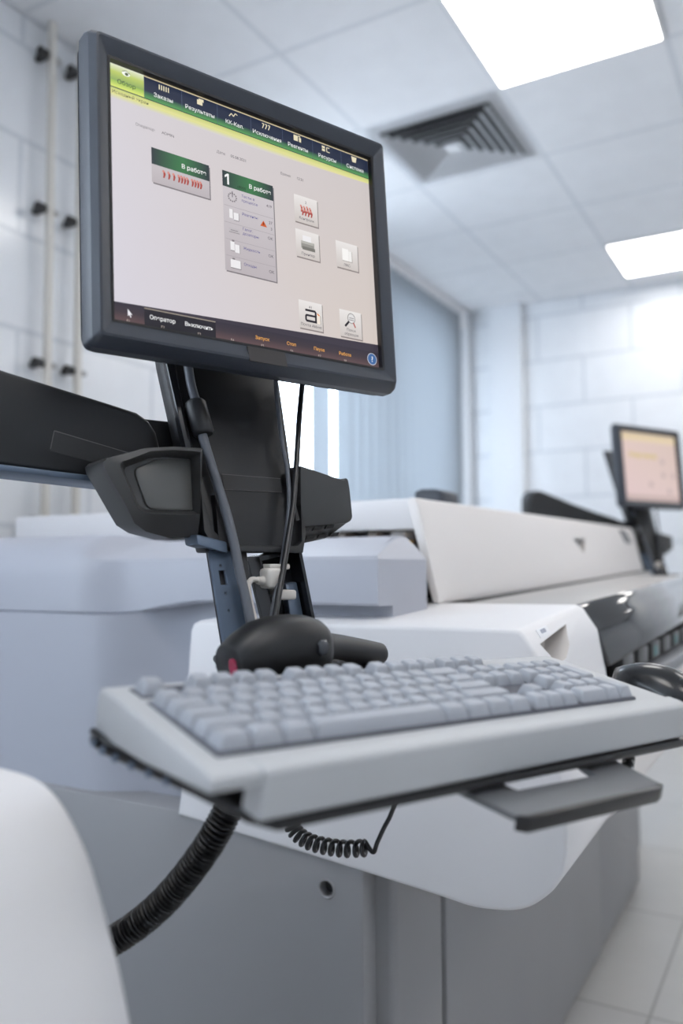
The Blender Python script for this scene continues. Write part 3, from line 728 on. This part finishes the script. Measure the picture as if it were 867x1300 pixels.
s.rect(266.5, 3.4, 271, 6.2, IC, 5); s.rect(266.5, 7, 271, 10, IC, 5); s.line([(278, 4), (273.6, 4), (273.6, 9.4), (278, 9.4)], 1.1, IC, 5)
s.face([(311.5, 3), (313, 10), (318.5, 10), (320, 3)], IC, 5)
s.text('Исходный экран', 3.5, 31.6, 4.9, h(66, 80, 50), 6)
TX = h(110, 104, 112); TD = h(80, 74, 84)
s.text('Оператор:', 28, 58.6, 4.4, TX, 5); s.text('ADMIN', 57, 58.3, 4.4, TD, 5)
s.text('Дата:', 121.5, 58.6, 4.4, TX, 5); s.text('05.08.2021', 139, 58.4, 4.6, TD, 5)
s.text('Время:', 204.5, 58.6, 4.4, TX, 5); s.text('12:21', 227, 58.2, 4.6, TD, 5)
# tile: running samples
GR1, GR2 = h(52, 58, 66), h(62, 122, 76)
def card(x0, y0, x1, y1, hh):
    s.rect(x0 + 1.5, y0 + 2, x1 + 1.3, y1 + 1.5, h(128, 122, 126), 1)
    s.rect(x0, y0, x1, y1, h(206, 200, 204), 2, h(186, 178, 182))
    m_ = (x0 + x1) / 2 + 2
    s.rect(x0, y0, m_, y0 + hh, GR1, 3, GR2, True); s.rect(m_, y0, x1, y0 + hh, GR2, 3, GR1, True)
card(45, 76.7, 111.6, 114.5, 18)
s.text('В работе', 108, 89.5, 6.8, WHT, 6, 'RIGHT', .12)
RD = h(172, 74, 66); RL = h(214, 140, 128)
def tube_icon(x, y):
    s.face([(x, y), (x + 2.4, y + 1.4), (x + 3.4, y + 4.2), (x + 2.2, y + 8.4), (x + .4, y + 8.8), (x + 1, y + 4.8)], RD, 5)
    s.ell(x + 1, y + 1.6, 1.3, 1.5, RL, 6, 10)
for k in range(3): tube_icon(57 + 5.6 * k, 98)
for g in range(2):
    for k in range(4): tube_icon(74 + 15.6 * g + 3.3 * k, 98)
# tile: module 1
card(127.8, 76.4, 193.3, 190, 18)
s.rect(133.6, 79.2, 135.9, 91.6, WHT, 6); s.face([(133.7, 79.2), (130.6, 81.8), (130.6, 84.2), (133.7, 82.2)], WHT, 6); s.text('c8000', 146, 92, 4.6, h(30, 58, 36), 5)
s.text('В работе', 190.4, 88.2, 6.8, WHT, 6, 'RIGHT', .12)
BL = h(66, 62, 140)
rowsT = [('Тесты в\nпроцессе', '419', 101.5), ('Реагенты', '27', 121), ('Галог.\nдозаторы', 'OK', 139.6), ('Жидкость', 'OK', 160.4), ('Отходы', 'OK', 178.8)]
for tx, vv, yy in rowsT:
    for q, ln in enumerate(tx.split('\n')): s.text(ln, 151, yy + 5.2 * q + (1.4 if '\n' not in tx else 0), 4.5, BL, 6)
    s.text(vv, 190.5, yy + 2.6, 4.8, TD, 6, 'RIGHT')
s.text('3', 190.2, 130.6, 4.8, TD, 6, 'RIGHT')
for yy in (115.6, 134.8, 153.8, 172.6): s.rect(129, yy, 192.4, yy + .5, h(168, 160, 166), 4)
s.face([(178.6, 121.6), (174.2, 128.6), (183.2, 128.6)], h(206, 92, 36), 6); s.rect(178.1, 123.8, 179.1, 126.8, h(110, 40, 20), 7)
ICG = h(132, 126, 130); ICL = h(236, 234, 236)
for a in range(0, 360, 30): s.ell(139.5 + 5 * math.cos(math.radians(a)), 105 + 4.6 * math.sin(math.radians(a)), 1, 1, ICG, 5, 8)
s.line([(139.5, 105), (139.5, 98)], .9, TD, 6)
s.rect(135, 119, 139.4, 129.4, ICL, 5); s.rect(139.4, 119, 139.9, 129.4, ICG, 5); s.rect(140.4, 122, 146.6, 130.4, ICL, 5); s.rect(140.4, 130.4, 147, 131.2, ICG, 5); s.rect(146.6, 122, 147.2, 130.6, ICG, 5)
s.rect(134, 140.6, 147, 145.4, h(190, 184, 188), 5); s.line([(134, 145.4), (147, 145.4)], .7, ICG, 6); s.line([(136, 143), (145, 143)], .8, ICG, 6)
s.rect(135, 156, 140, 166, ICL, 5); s.rect(140.6, 158.4, 146.4, 167.6, ICL, 5); s.rect(146.4, 158.4, 147, 168, ICG, 6); s.rect(135, 166, 140, 166.8, ICG, 6); s.rect(137, 154, 140, 156, ICG, 5)
s.rect(134.6, 176.4, 147, 185.6, ICL, 5); s.rect(134.6, 185.6, 147.6, 186.5, ICG, 6); s.rect(147, 176.4, 147.6, 186, ICG, 6); s.rect(137, 174.4, 140, 176.4, ICG, 5)
# round-cornered push buttons
def button(x0, y0, x1, y1):
    s.rect(x0 + .8, y0 + 1.2, x1 + 1.1, y1 + 1.6, h(140, 130, 128), 1); s.rect(x0, y0, x1, y1, h(232, 228, 226), 2, h(204, 196, 192))
button(222.2, 77, 255.4, 110); button(222.2, 119, 255.4, 152.2); button(280.5, 119, 313.6, 152); button(222.2, 204.2, 255.2, 237.4); button(280.8, 204.2, 313.8, 237.4)
s.text('2', 238.6, 85.4, 4.6, TD, 6, 'CENTER')
for k in range(4): tube_icon(230.5 + 4.2 * k, 88 + .6 * (k % 2))
for k in range(4): tube_icon(232 + 4.2 * k, 92)
s.text('Контроли', 238.8, 106, 4.6, TD, 6, 'CENTER')
s.rect(232, 125, 244, 132, ICL, 5); s.rect(229.5, 132, 248, 141, h(150, 148, 142), 5); s.rect(231, 138.5, 249, 142.5, h(120, 118, 112), 6); s.rect(229.5, 132, 247, 135, h(182, 180, 174), 6)
s.text('Принтер', 238.8, 149, 4.6, TD, 6, 'CENTER')
s.rect(289.5, 127, 299, 142, h(246, 244, 242), 5); s.rect(299.3, 129, 304, 142, h(240, 238, 236), 5); s.rect(304, 129, 304.8, 143, h(170, 162, 158), 5); s.rect(289.5, 142, 304.8, 142.9, h(170, 162, 158), 5)
s.text('ЛИС', 296, 149, 4.6, TD, 6, 'CENTER')
# mail button with its rounded letter emblem
s.text('41', 238.6, 212.6, 4.8, TD, 6, 'CENTER')
DK = h(44, 40, 48)
s.line([(231, 215), (244.5, 215)], 2.6, DK, 5); s.line([(244, 214.4), (246.2, 217)], 2.4, DK, 5); s.line([(245.6, 216), (245.6, 228.4)], 2.6, DK, 5)
s.line([(232.4, 221), (245.6, 221)], 2.4, DK, 5); s.line([(232.8, 220.4), (231.4, 223)], 2.4, DK, 5); s.line([(231.6, 222), (231.6, 226.6)], 2.4, DK, 5); s.line([(231.3, 226), (233, 228)], 2.4, DK, 5); s.line([(232.4, 227.6), (246.9, 227.6)], 2.6, DK, 5)
s.rect(247.2, 217, 252, 229, h(238, 226, 214), 4); s.line([(247.6, 217), (251, 219)], 1.4, h(226, 130, 40), 6); s.rect(252, 219, 252.6, 229.4, ICG, 5)
s.text('Почта Abbott', 238.7, 234.4, 4.9, TD, 6, 'CENTER')
s.ell(298.4, 213.4, 6, 6.6, h(150, 146, 146), 5); s.ell(298.4, 213.4, 5, 5.6, h(222, 220, 220), 6); s.line([(294.6, 217.6), (288.4, 224.4)], 2.6, DK, 6)
s.line([(301, 218), (304, 224)], 1.6, h(170, 60, 50), 6); s.line([(295, 213), (302, 213)], .8, ICG, 7); s.line([(295, 215.4), (302, 215.4)], .8, ICG, 7)
s.text('Поиск', 297.4, 229.6, 4.6, TD, 6, 'CENTER'); s.text('образцов', 297.4, 234.8, 4.6, TD, 6, 'CENTER')
# bottom key bar
s.rect(-.3, 249.8, 338.3, 259, h(52, 48, 60), 1, h(64, 54, 62)); s.rect(-.3, 259, 338.3, 270.4, h(64, 54, 62), 1, h(104, 80, 80))
s.face([(0, 249.8), (338, 249.8), (338, 239.4)], h(60, 54, 66), 1)
s.rect(33.5, 250.6, 113.6, 270.2, h(36, 34, 42), 2); s.rect(33.5, 250.2, 113.6, 251.4, h(150, 140, 128), 3)
s.face([(16, 255), (16, 262.4), (17.6, 261), (18.8, 263.4), (19.8, 263), (18.6, 260.6), (20.8, 260.4)], h(235, 235, 240), 5)
OR = h(232, 168, 84)
for tx, fx, col, xx in (('', 'F1', None, 16.5), ('Оператор', 'F2', WHT, 53), ('Выключить', 'F3', WHT, 94), ('', 'F4', None, 133.4), ('Запуск', 'F5', OR, 171.2), ('Стоп', 'F6', OR, 209.7), ('Пауза', 'F7', OR, 248.3), ('Работа', 'F8', OR, 286)):
    if tx: s.text(tx, xx, 261.0, 6.0 if col == WHT else 5.4, col, 6, 'CENTER', .08)
    s.text(fx, xx, 268.6, 4.2, h(190, 176, 166), 6, 'CENTER')
s.ell(327.5, 259, 7.4, 7.4, h(214, 216, 222), 5, 28); s.ell(327.5, 259, 6.7, 6.7, h(62, 104, 160), 6, 28); s.text('?', 327.5, 262.4, 9.6, WHT, 7, 'CENTER', .15)
s.build('screen', MO)

# ------------------------------------------------------------------ keyboard (frame: a along the rows, b towards the back)
KB = empty('keyboard', S1 @ KM @ Matrix.Translation((.214, .055, -.042)), 'light grey computer keyboard lying on the black tray in the foreground', 'keyboard')
LK = Matrix.Translation((-.214, -.055, .042))
AR = .476
side = [(-.024, -.0125), (-.0235, -.021), (.02, -.028), (.060, -.0345), (.134, -.042), (.139, -.036), (.139, -.012), (.135, -.0085), (.110, -.0080), (-.004, -.0098), (-.018, -.0102)]
t = bmesh.new()
bm = prism(side, lambda p: (-.018, p[0], p[1]), lambda p: (AR, p[0], p[1]), .003, 3)
kc = fin('case', bm, 'kbcase', KB, LK)
kw = bmesh.new()
for a0, a1, b0, b1 in ((-.002, .2880, -.002, .0965), (.2885, .3500, -.002, .0965), (.3505, .4300, -.002, .0965), (-.002, .3500, .103, .1255)):
    box(a0, a1, b0, b1, -.0125, -.0074, .001, 1, kw)
fin('key_well', kw, 'kbwell', kc)
fr = [(-.0265, -.0125), (-.0275, -.039), (-.0255, -.0415), (-.006, -.0415), (-.006, -.0088), (-.017, -.0090), (-.0235, -.0100)]
pr = fin('front_edge', prism(fr, lambda p: (.016, p[0], p[1]), lambda p: (AR + .001, p[0], p[1]), .0022, 3), 'kbcase', KB, LK)
fin('status_strip', box(.352, .428, .106, .122, -.0092, -.0055, .0012, 2), 'kbcase', kc)
U = .01905
keymesh = {}
def keycap(w, d, tall=False):
    k = (round(w, 3), round(d, 3))
    if k in keymesh: return keymesh[k]
    W_, D_ = w * U - .0012, d * U - .0012
    lv = [(0, -.0048, 1.0), (0, -.0035, 1.0)]
    rings = []
    for inset, z, rr, sh in ((0, -.0095, .0012, 0), (.0002, -.0070, .0014, 0), (.0024, .0004, .0022, .0006), (.0030, .0014, .0024, .0006), (.0038, .0017, .0024, .0006)):
        hw, hd = W_ / 2 - inset, D_ / 2 - inset; pts = []
        for cx, cy, a0 in ((hw - rr, hd - rr, 0), (-hw + rr, hd - rr, 90), (-hw + rr, -hd + rr, 180), (hw - rr, -hd + rr, 270)):
            for q in range(4):
                a = math.radians(a0 + 30 * q); pts.append(Vector((cx + rr * math.cos(a), cy + rr * math.sin(a) + sh, z)))
        rings.append(pts)
    n_ = len(rings[0])
    rings.append([Vector((p.x * .5, p.y * .5 + .0003, .0011)) for p in rings[-1]])
    b_ = loft(rings)
    o = fin('key', b_, 'key', None, None, 40); keymesh[k] = o.data; bpy.data.objects.remove(o)
    return keymesh[k]
def key(a, b, w=1, d=1):
    o = bpy.data.objects.new('key', keycap(w, d)); C.objects.link(o); o.parent = KB
    o.matrix_local = LK @ Matrix.Translation(((a + w / 2) * U, (b + d / 2) * U, .0)) @ Matrix.Rotation(math.radians(-1.5 + .8 * b), 4, 'X')
def row(b, a0, ws):
    a = a0
    for w in ws: key(a, b, w); a += w
row(0, 0, [1.25, 1.25, 1.25, 6.25, 1.25, 1.25, 1.25, 1.25]); row(0, 15.25, [1, 1, 1]); row(0, 18.5, [2, 1])
row(1, 0, [2.25] + [1] * 10 + [2.75]); key(16.25, 1); row(1, 18.5, [1, 1, 1]); key(21.5, 0, 1, 2)
row(2, 0, [1.75] + [1] * 11 + [2.25]); row(2, 18.5, [1, 1, 1])
row(3, 0, [1.5] + [1] * 12 + [1.5]); row(3, 15.25, [1, 1, 1]); row(3, 18.5, [1, 1, 1]); key(21.5, 2, 1, 2)
row(4, 0, [1] * 13 + [2]); row(4, 15.25, [1, 1, 1]); row(4, 18.5, [1, 1, 1, 1])
key(0, 5.5); row(5.5, 2, [1] * 4); row(5.5, 6.5, [1] * 4); row(5.5, 11, [1] * 4); row(5.5, 15.25, [1, 1, 1])

# ------------------------------------------------------------------ mouse
MS = empty('computer_mouse', S1 @ KM @ Matrix.Translation((.588, .066, -.0425)), 'glossy black computer mouse on the tray at the right end of the keyboard', 'mouse')
rings = []
for k in range(15):
    w = k / 14; yy = -.055 + .11 * w
    hw = .031 * (1 - abs(2 * w - .95) ** 3.2) ** .5 if abs(2 * w - .95) < 1 else .004
    hw = max(hw, .006); hz = .008 + .025 * math.sin(PI * min(1, max(0, .08 + .86 * w))) ** .8
    rings.append([Vector((hw * math.cos(a) * (1 if math.sin(a) > 0 else .96), yy, .004 + max(-.004, hz * math.sin(a) if math.sin(a) > 0 else .004 * math.sin(a)))) for a in [2 * PI * q / 24 for q in range(24)]])
fin('shell', loft(rings), 'mouse', MS, None, 60)
fin('wheel', tube([Vector((-.004, .030, .0215)), Vector((0, .030, .0215)), Vector((.004, .030, .0215))], .009, 16), 'rubber', MS)

# ------------------------------------------------------------------ barcode scanner behind the keyboard
zt = lambda y: K(.2, (y + .337) / .983 + .0, -.0425).z
SCM = S1 @ Matrix.Translation((-.0475, -.12, zt(-.12)))
SC = empty('barcode_scanner', SCM, 'black handheld barcode scanner lying behind the keyboard below the large monitor', 'scanner')
def ell(cx, cy, cz, ry, rz_, sx=0, n=24, e=2.4):
    pts = []
    for k in range(n):
        a = 2 * PI * k / n; c, s_ = math.cos(a), math.sin(a)
        pts.append(Vector((cx + sx * s_, cy + ry * math.copysign(abs(c) ** (2 / e), c), cz + rz_ * math.copysign(abs(s_) ** (2 / e), s_))))
    return pts
hd = [(-.0555, .0, .018, .022, .0135, -.002), (-.054, .0, .0182, .024, .0155, -.002), (-.045, .0, .0215, .027, .0200, 0), (-.030, .0, .0250, .030, .0245, 0), (-.012, 0, .0272, .031, .0268, 0), (.008, 0, .0275, .031, .0272, 0),
      (.024, 0, .0270, .030, .0262, 0), (.036, .0, .0262, .027, .0238, 0), (.044, 0, .0255, .022, .0195, 0), (.049, 0, .0250, .015, .0135, 0), (.051, 0, .0248, .007, .007, 0)]
hb_ = fin('head', loft([ell(q[0] * 1.02, q[1], q[2] * 1.12, q[3], q[4] * 1.15, q[5]) for q in hd]), 'rubber', SC, None, 50)
fin('scan_window', loft([ell(-.0573, -.010, .0175, .0065, .0085, -.0015), ell(-.0550, -.010, .0178, .0065, .0085, -.0015)]), 'red', hb_)
fin('top_pad', loft([ell(.020, -.0302, .0315, .0028, .004, 0), ell(.023, -.0305, .0315, .0035, .0075, 0), ell(.030, -.0290, .0315, .0035, .0075, 0), ell(.033, -.0280, .0315, .0028, .004, 0)]), 'lens', hb_)
hp = smooth_path([(.035, .012, .026), (.065, .022, .024), (.10, .030, .0195), (.135, .036, .014), (.158, .04, .0105)], 6)
fin('handle', tube(hp, lambda w: .0185 - .007 * w if w < .9 else .0122 * max(.12, 1 - ((w - .9) / .1) ** 2) ** .5, 20), 'rubber', SC, None, 50)
fin('trigger', loft([ell(.060, .014, .012, .008, .006, 0), ell(.075, .017, .010, .007, .006, 0), ell(.088, .02, .009, .004, .004, 0)]), 'blackgloss', SC)

# ------------------------------------------------------------------ cables at the post
def cable(name, pts, rad, m, label, k=8, seg=12):
    o = fin(name, tube(smooth_path(pts, k), rad, seg), m, None, None, 60)
    o.matrix_world = S1; return tag(o, label, 'cable')
c1 = [(-.0545, .0560, 1.285), (-.0545, .0558, 1.2731), (-.0542, .0478, 1.2467), (-.0514, .040, 1.2238), (-.0509, .0298, 1.1938), (-.0486, .0232, 1.1743), (-.0424, .0098, 1.1351), (-.0376, -.0003, 1.1052), (-.0346, -.0117, 1.0716), (-.0335, -.0229, 1.0387), (-.0318, -.0312, 1.0145), (-.0311, -.0392, .9908), (-.0314, -.0458, .9713), (-.032, -.049, .960)]
g = cable('monitor_cable', c1, .0052, 'cablegrey', 'thick grey cable with a ferrite cylinder running down the black plate')
bd = [Vector((-.0532, .0416, 1.2285)), Vector((-.0531, .0411, 1.2270)), Vector((-.0530, .0406, 1.2255)), Vector((-.0488, .0295, 1.193)), Vector((-.0486, .0290, 1.1915)), Vector((-.0484, .0285, 1.190))]
t = tube(bd, lambda w: .0096 if w in (0, 1) else (.0108 if .15 < w < .25 or .75 < w < .85 else .0118 if .3 < w < .7 else .0108), 20)
fin('ferrite_bead', t, 'black', g, None, 50)
cable('signal_cable', [(.0645, .0588, 1.287), (.064, .0588, 1.2733), (.0593, .0483, 1.2424), (.0547, .0314, 1.1928), (.0536, .0185, 1.1546), (.0471, .0058, 1.1173), (.0314, -.0095, 1.0723), (.0164, -.0212, 1.0381), (.003, -.0309, 1.0093), (-.008, -.0403, .9816), (-.014, -.047, .960)], .0027, 'cablegrey', 'thin dark grey cable at the right edge of the near plate, beside the black cable', 8)
cable('power_cable', [(.101, .0546, 1.287), (.1003, .0546, 1.2725), (.0841, .0383, 1.2246), (.0687, .0211, 1.1743), (.0563, .0081, 1.1358), (.0465, -.0014, 1.108), (.0308, -.0145, 1.0722), (.0158, -.0271, 1.0381), (.0024, -.0379, 1.0095), (-.0086, -.0463, .9819), (-.013, -.052, .960)], .0034, 'cableblack', 'glossy black cable hanging free of the plate on its right side', 8)
wc = cable('white_plug_cable', [(.001, -.0135, 1.033), (-.0051, -.0175, 1.0315), (-.0120, -.0193, 1.0335), (-.0190, -.0200, 1.0330), (-.0232, -.0212, 1.0255), (-.0234, -.0267, 1.0101), (-.0219, -.0335, .99), (-.0223, -.0402, .9704), (-.023, -.044, .955)], .0030, 'cablewhite', 'cream cable with a moulded plug in the open channel of the stand')
bm = box(-.001, .020, -.026, -.006, 1.0235, 1.0455, .004, 3)
fin('plug', bm, 'cablewhite', wc)
bm = box(.004, .030, -.022, -.004, 1.044, 1.050, .002, 2)
fin('plug_top', bm, 'cablewhite', wc)
fin('socket', box(.012, .033, -.030, -.006, 1.0115, 1.022, .0025, 2), 'cablewhite', wc)
fin('strain_relief', tube(smooth_path([(-.0105, -.0190, 1.0330), (-.0040, -.0170, 1.0318), (.002, -.0150, 1.0330)], 4), lambda w: .0034 + .0018 * w + (.0006 if int(w * 10) % 2 else 0), 14), 'cablewhite', wc)

# corrugated hose from the tray into the nearer cabinet
hose_pts = smooth_path([(-.425, .64, .950), (-.445, .615, .880), (-.466, .600, .824), (-.490, .595, .786), (-.525, .590, .745), (-.562, .58, .713), (-.602, .555, .688), (-.64, .50, .668), (-.665, .45, .660), (-.675, .392, .658)], 30)
acc = [0]
for a, b in zip(hose_pts, hose_pts[1:]): acc.append(acc[-1] + (b - a).length)
tot = acc[-1]; N = int(tot / .0007); fine = []; j = 0
for i in range(N + 1):
    d = tot * i / N
    while j < len(acc) - 2 and acc[j + 1] < d: j += 1
    w = (d - acc[j]) / (acc[j + 1] - acc[j]); fine.append(hose_pts[j].lerp(hose_pts[j + 1], w))
t = tube(fine, lambda w: .0120 + .0020 * math.sin(2 * PI * w * tot / .0044), 18)
tag(fin('corrugated_hose', t, 'rubber', None, None, 80), 'black corrugated cable hose curving from under the tray to the lower left', 'hose')
# coiled cord below the tray
cp_ = smooth_path([(-.500, .750, .800), (-.494, .750, .778), (-.486, .75, .7665), (-.470, .75, .7600), (-.448, .75, .7585), (-.425, .75, .7600), (-.403, .75, .7645)], 40)
turns = 15; hel = []
n = len(cp_)
for i in range(turns * 16 + 1):
    w = i / (turns * 16); q = w * (n - 1); k = min(int(q), n - 2); p = cp_[k].lerp(cp_[k + 1], q - k)
    d = (cp_[k + 1] - cp_[k]).normalized(); sd = d.cross(Vector((0, 1, 0))).normalized(); uu = Vector((0, 1, 0))
    a = 2 * PI * turns * w; hel.append(p + (sd * math.cos(a) + uu * math.sin(a)) * .0068)
tail = smooth_path([tuple(hel[-1]), (-.395, .75, .7615), (-.390, .75, .772), (-.382, .75, .788), (-.374, .75, .803), (-.360, .75, .84), (-.345, .745, .925)], 8)
head_ = smooth_path([(-.52, .72, .935), (-.515, .735, .87), (-.505, .748, .82), tuple(hel[0])], 8)
tag(fin('coiled_cord', tube(head_[:-1] + hel + tail[1:], .0024, 8), 'cableblack', None, None, 70), 'black coiled cord dangling under the keyboard tray in front of the white module', 'cord')
# dotted braided sleeve hanging under the right end of the tray
def checker():
    m = bpy.data.materials.new('braided_sleeve'); m.use_nodes = True; nt = m.node_tree; b = nt.nodes['Principled BSDF']
    tc = nt.nodes.new('ShaderNodeTexCoord'); v = nt.nodes.new('ShaderNodeTexVoronoi'); v.inputs['Scale'].default_value = 160
    nt.links.new(tc.outputs['Object'], v.inputs['Vector']); r_ = nt.nodes.new('ShaderNodeValToRGB'); r_.color_ramp.interpolation = 'CONSTANT'
    r_.color_ramp.elements[0].color = (.75, .75, .76, 1); r_.color_ramp.elements[1].position = .33; r_.color_ramp.elements[1].color = (.02, .02, .02, 1)
    nt.links.new(v.outputs['Distance'], r_.inputs[0]); nt.links.new(r_.outputs[0], b.inputs['Base Color']); return m
M['braid'] = checker()
o = fin('braided_cable', tube(smooth_path([tuple(K(.54, .08, -.051)), tuple(K(.48, .03, -.060)), tuple(K(.43, -.004, -.068)), tuple(K(.408, -.012, -.070)), tuple(K(.401, .006, -.068)), tuple(K(.412, .06, -.0505))], 8), .0055, 14), 'braid', None, None, 70)
o.matrix_world = S1; tag(o, 'black and white braided cable under the right end of the keyboard tray', 'cable')

# ------------------------------------------------------------------ second workstation further along the machine
D = S2 @ S1.inverted()
def again(root, label, group=None):
    return copy_tree(root, D @ root.matrix_world, label, group)
bpy.context.view_layer.update()
again(WS, 'black swivel arm with plate and tray carrying the small distant monitor')
m2 = bpy.data.objects.new('touch_monitor', None); C.objects.link(m2); m2.matrix_world = S2 @ Mm
tag(m2, 'distant dark framed monitor showing a pale pinkish screen, at right edge', 'monitor')
def clone_children(src, dst, skip):
    for ch in list(src.children):
        if ch.name.split('.')[0] in skip: continue
        c = ch.copy(); C.objects.link(c); c.parent = dst; c.matrix_basis = ch.matrix_basis.copy(); clone_children(ch, c, skip)
clone_children(MO, m2, ('screen', 'logo_retouch'))
s = Screen()
s.face([(-.6, -.6), (-.6, 271), (338.6, 271), (338.6, -.6)], [h(222, 198, 190), h(222, 198, 198), h(218, 196, 192), h(214, 192, 182)], 0)
s.rect(0, 0, 338, 14, h(224, 204, 180), 1); s.rect(0, 14, 338, 36, h(226, 206, 160), 1, h(224, 204, 186))
for k in range(8): s.rect(8 + 41 * k, 4, 34 + 41 * k, 10, h(196, 176, 150), 2)
s.text('Обзор тестов', 40, 98, 26, h(206, 186, 70), 3, 'LEFT', .6)
for x, y_ in ((232, 96), (232, 150), (150, 190), (262, 215), (296, 150)): s.rect(x, y_, x + 26, y_ + 22, h(206, 184, 182), 2, h(190, 170, 168))
s.rect(0, 246, 338, 270.6, h(198, 176, 172), 1)
s.build('screen', m2)
again(SC, 'distant black barcode scanner on the tray below the small monitor')
for src, lab in (('monitor_cable', 'grey cable with ferrite cylinder on the distant plate'), ('signal_cable', 'thin dark cable hanging beside the distant plate, left one'), ('power_cable', 'black cable hanging free right of the distant plate'), ('white_plug_cable', 'cream cable and plug in the distant stand')):
    again(bpy.data.objects[src], lab)
again(KB, 'distant light grey keyboard on the tray below the small monitor')

# ------------------------------------------------------------------ light and view
w = bpy.data.worlds.new('world'); bpy.context.scene.world = w; w.use_nodes = True
w.node_tree.nodes['Background'].inputs['Color'].default_value = (.76, .87, 1, 1)
w.node_tree.nodes['Background'].inputs['Strength'].default_value = 7.6
sc_ = bpy.context.scene
sc_.view_settings.view_transform = 'Standard'; sc_.view_settings.look = 'None'
sc_.view_settings.exposure = 0; sc_.view_settings.gamma = 1; sc_.view_settings.use_curve_mapping = False
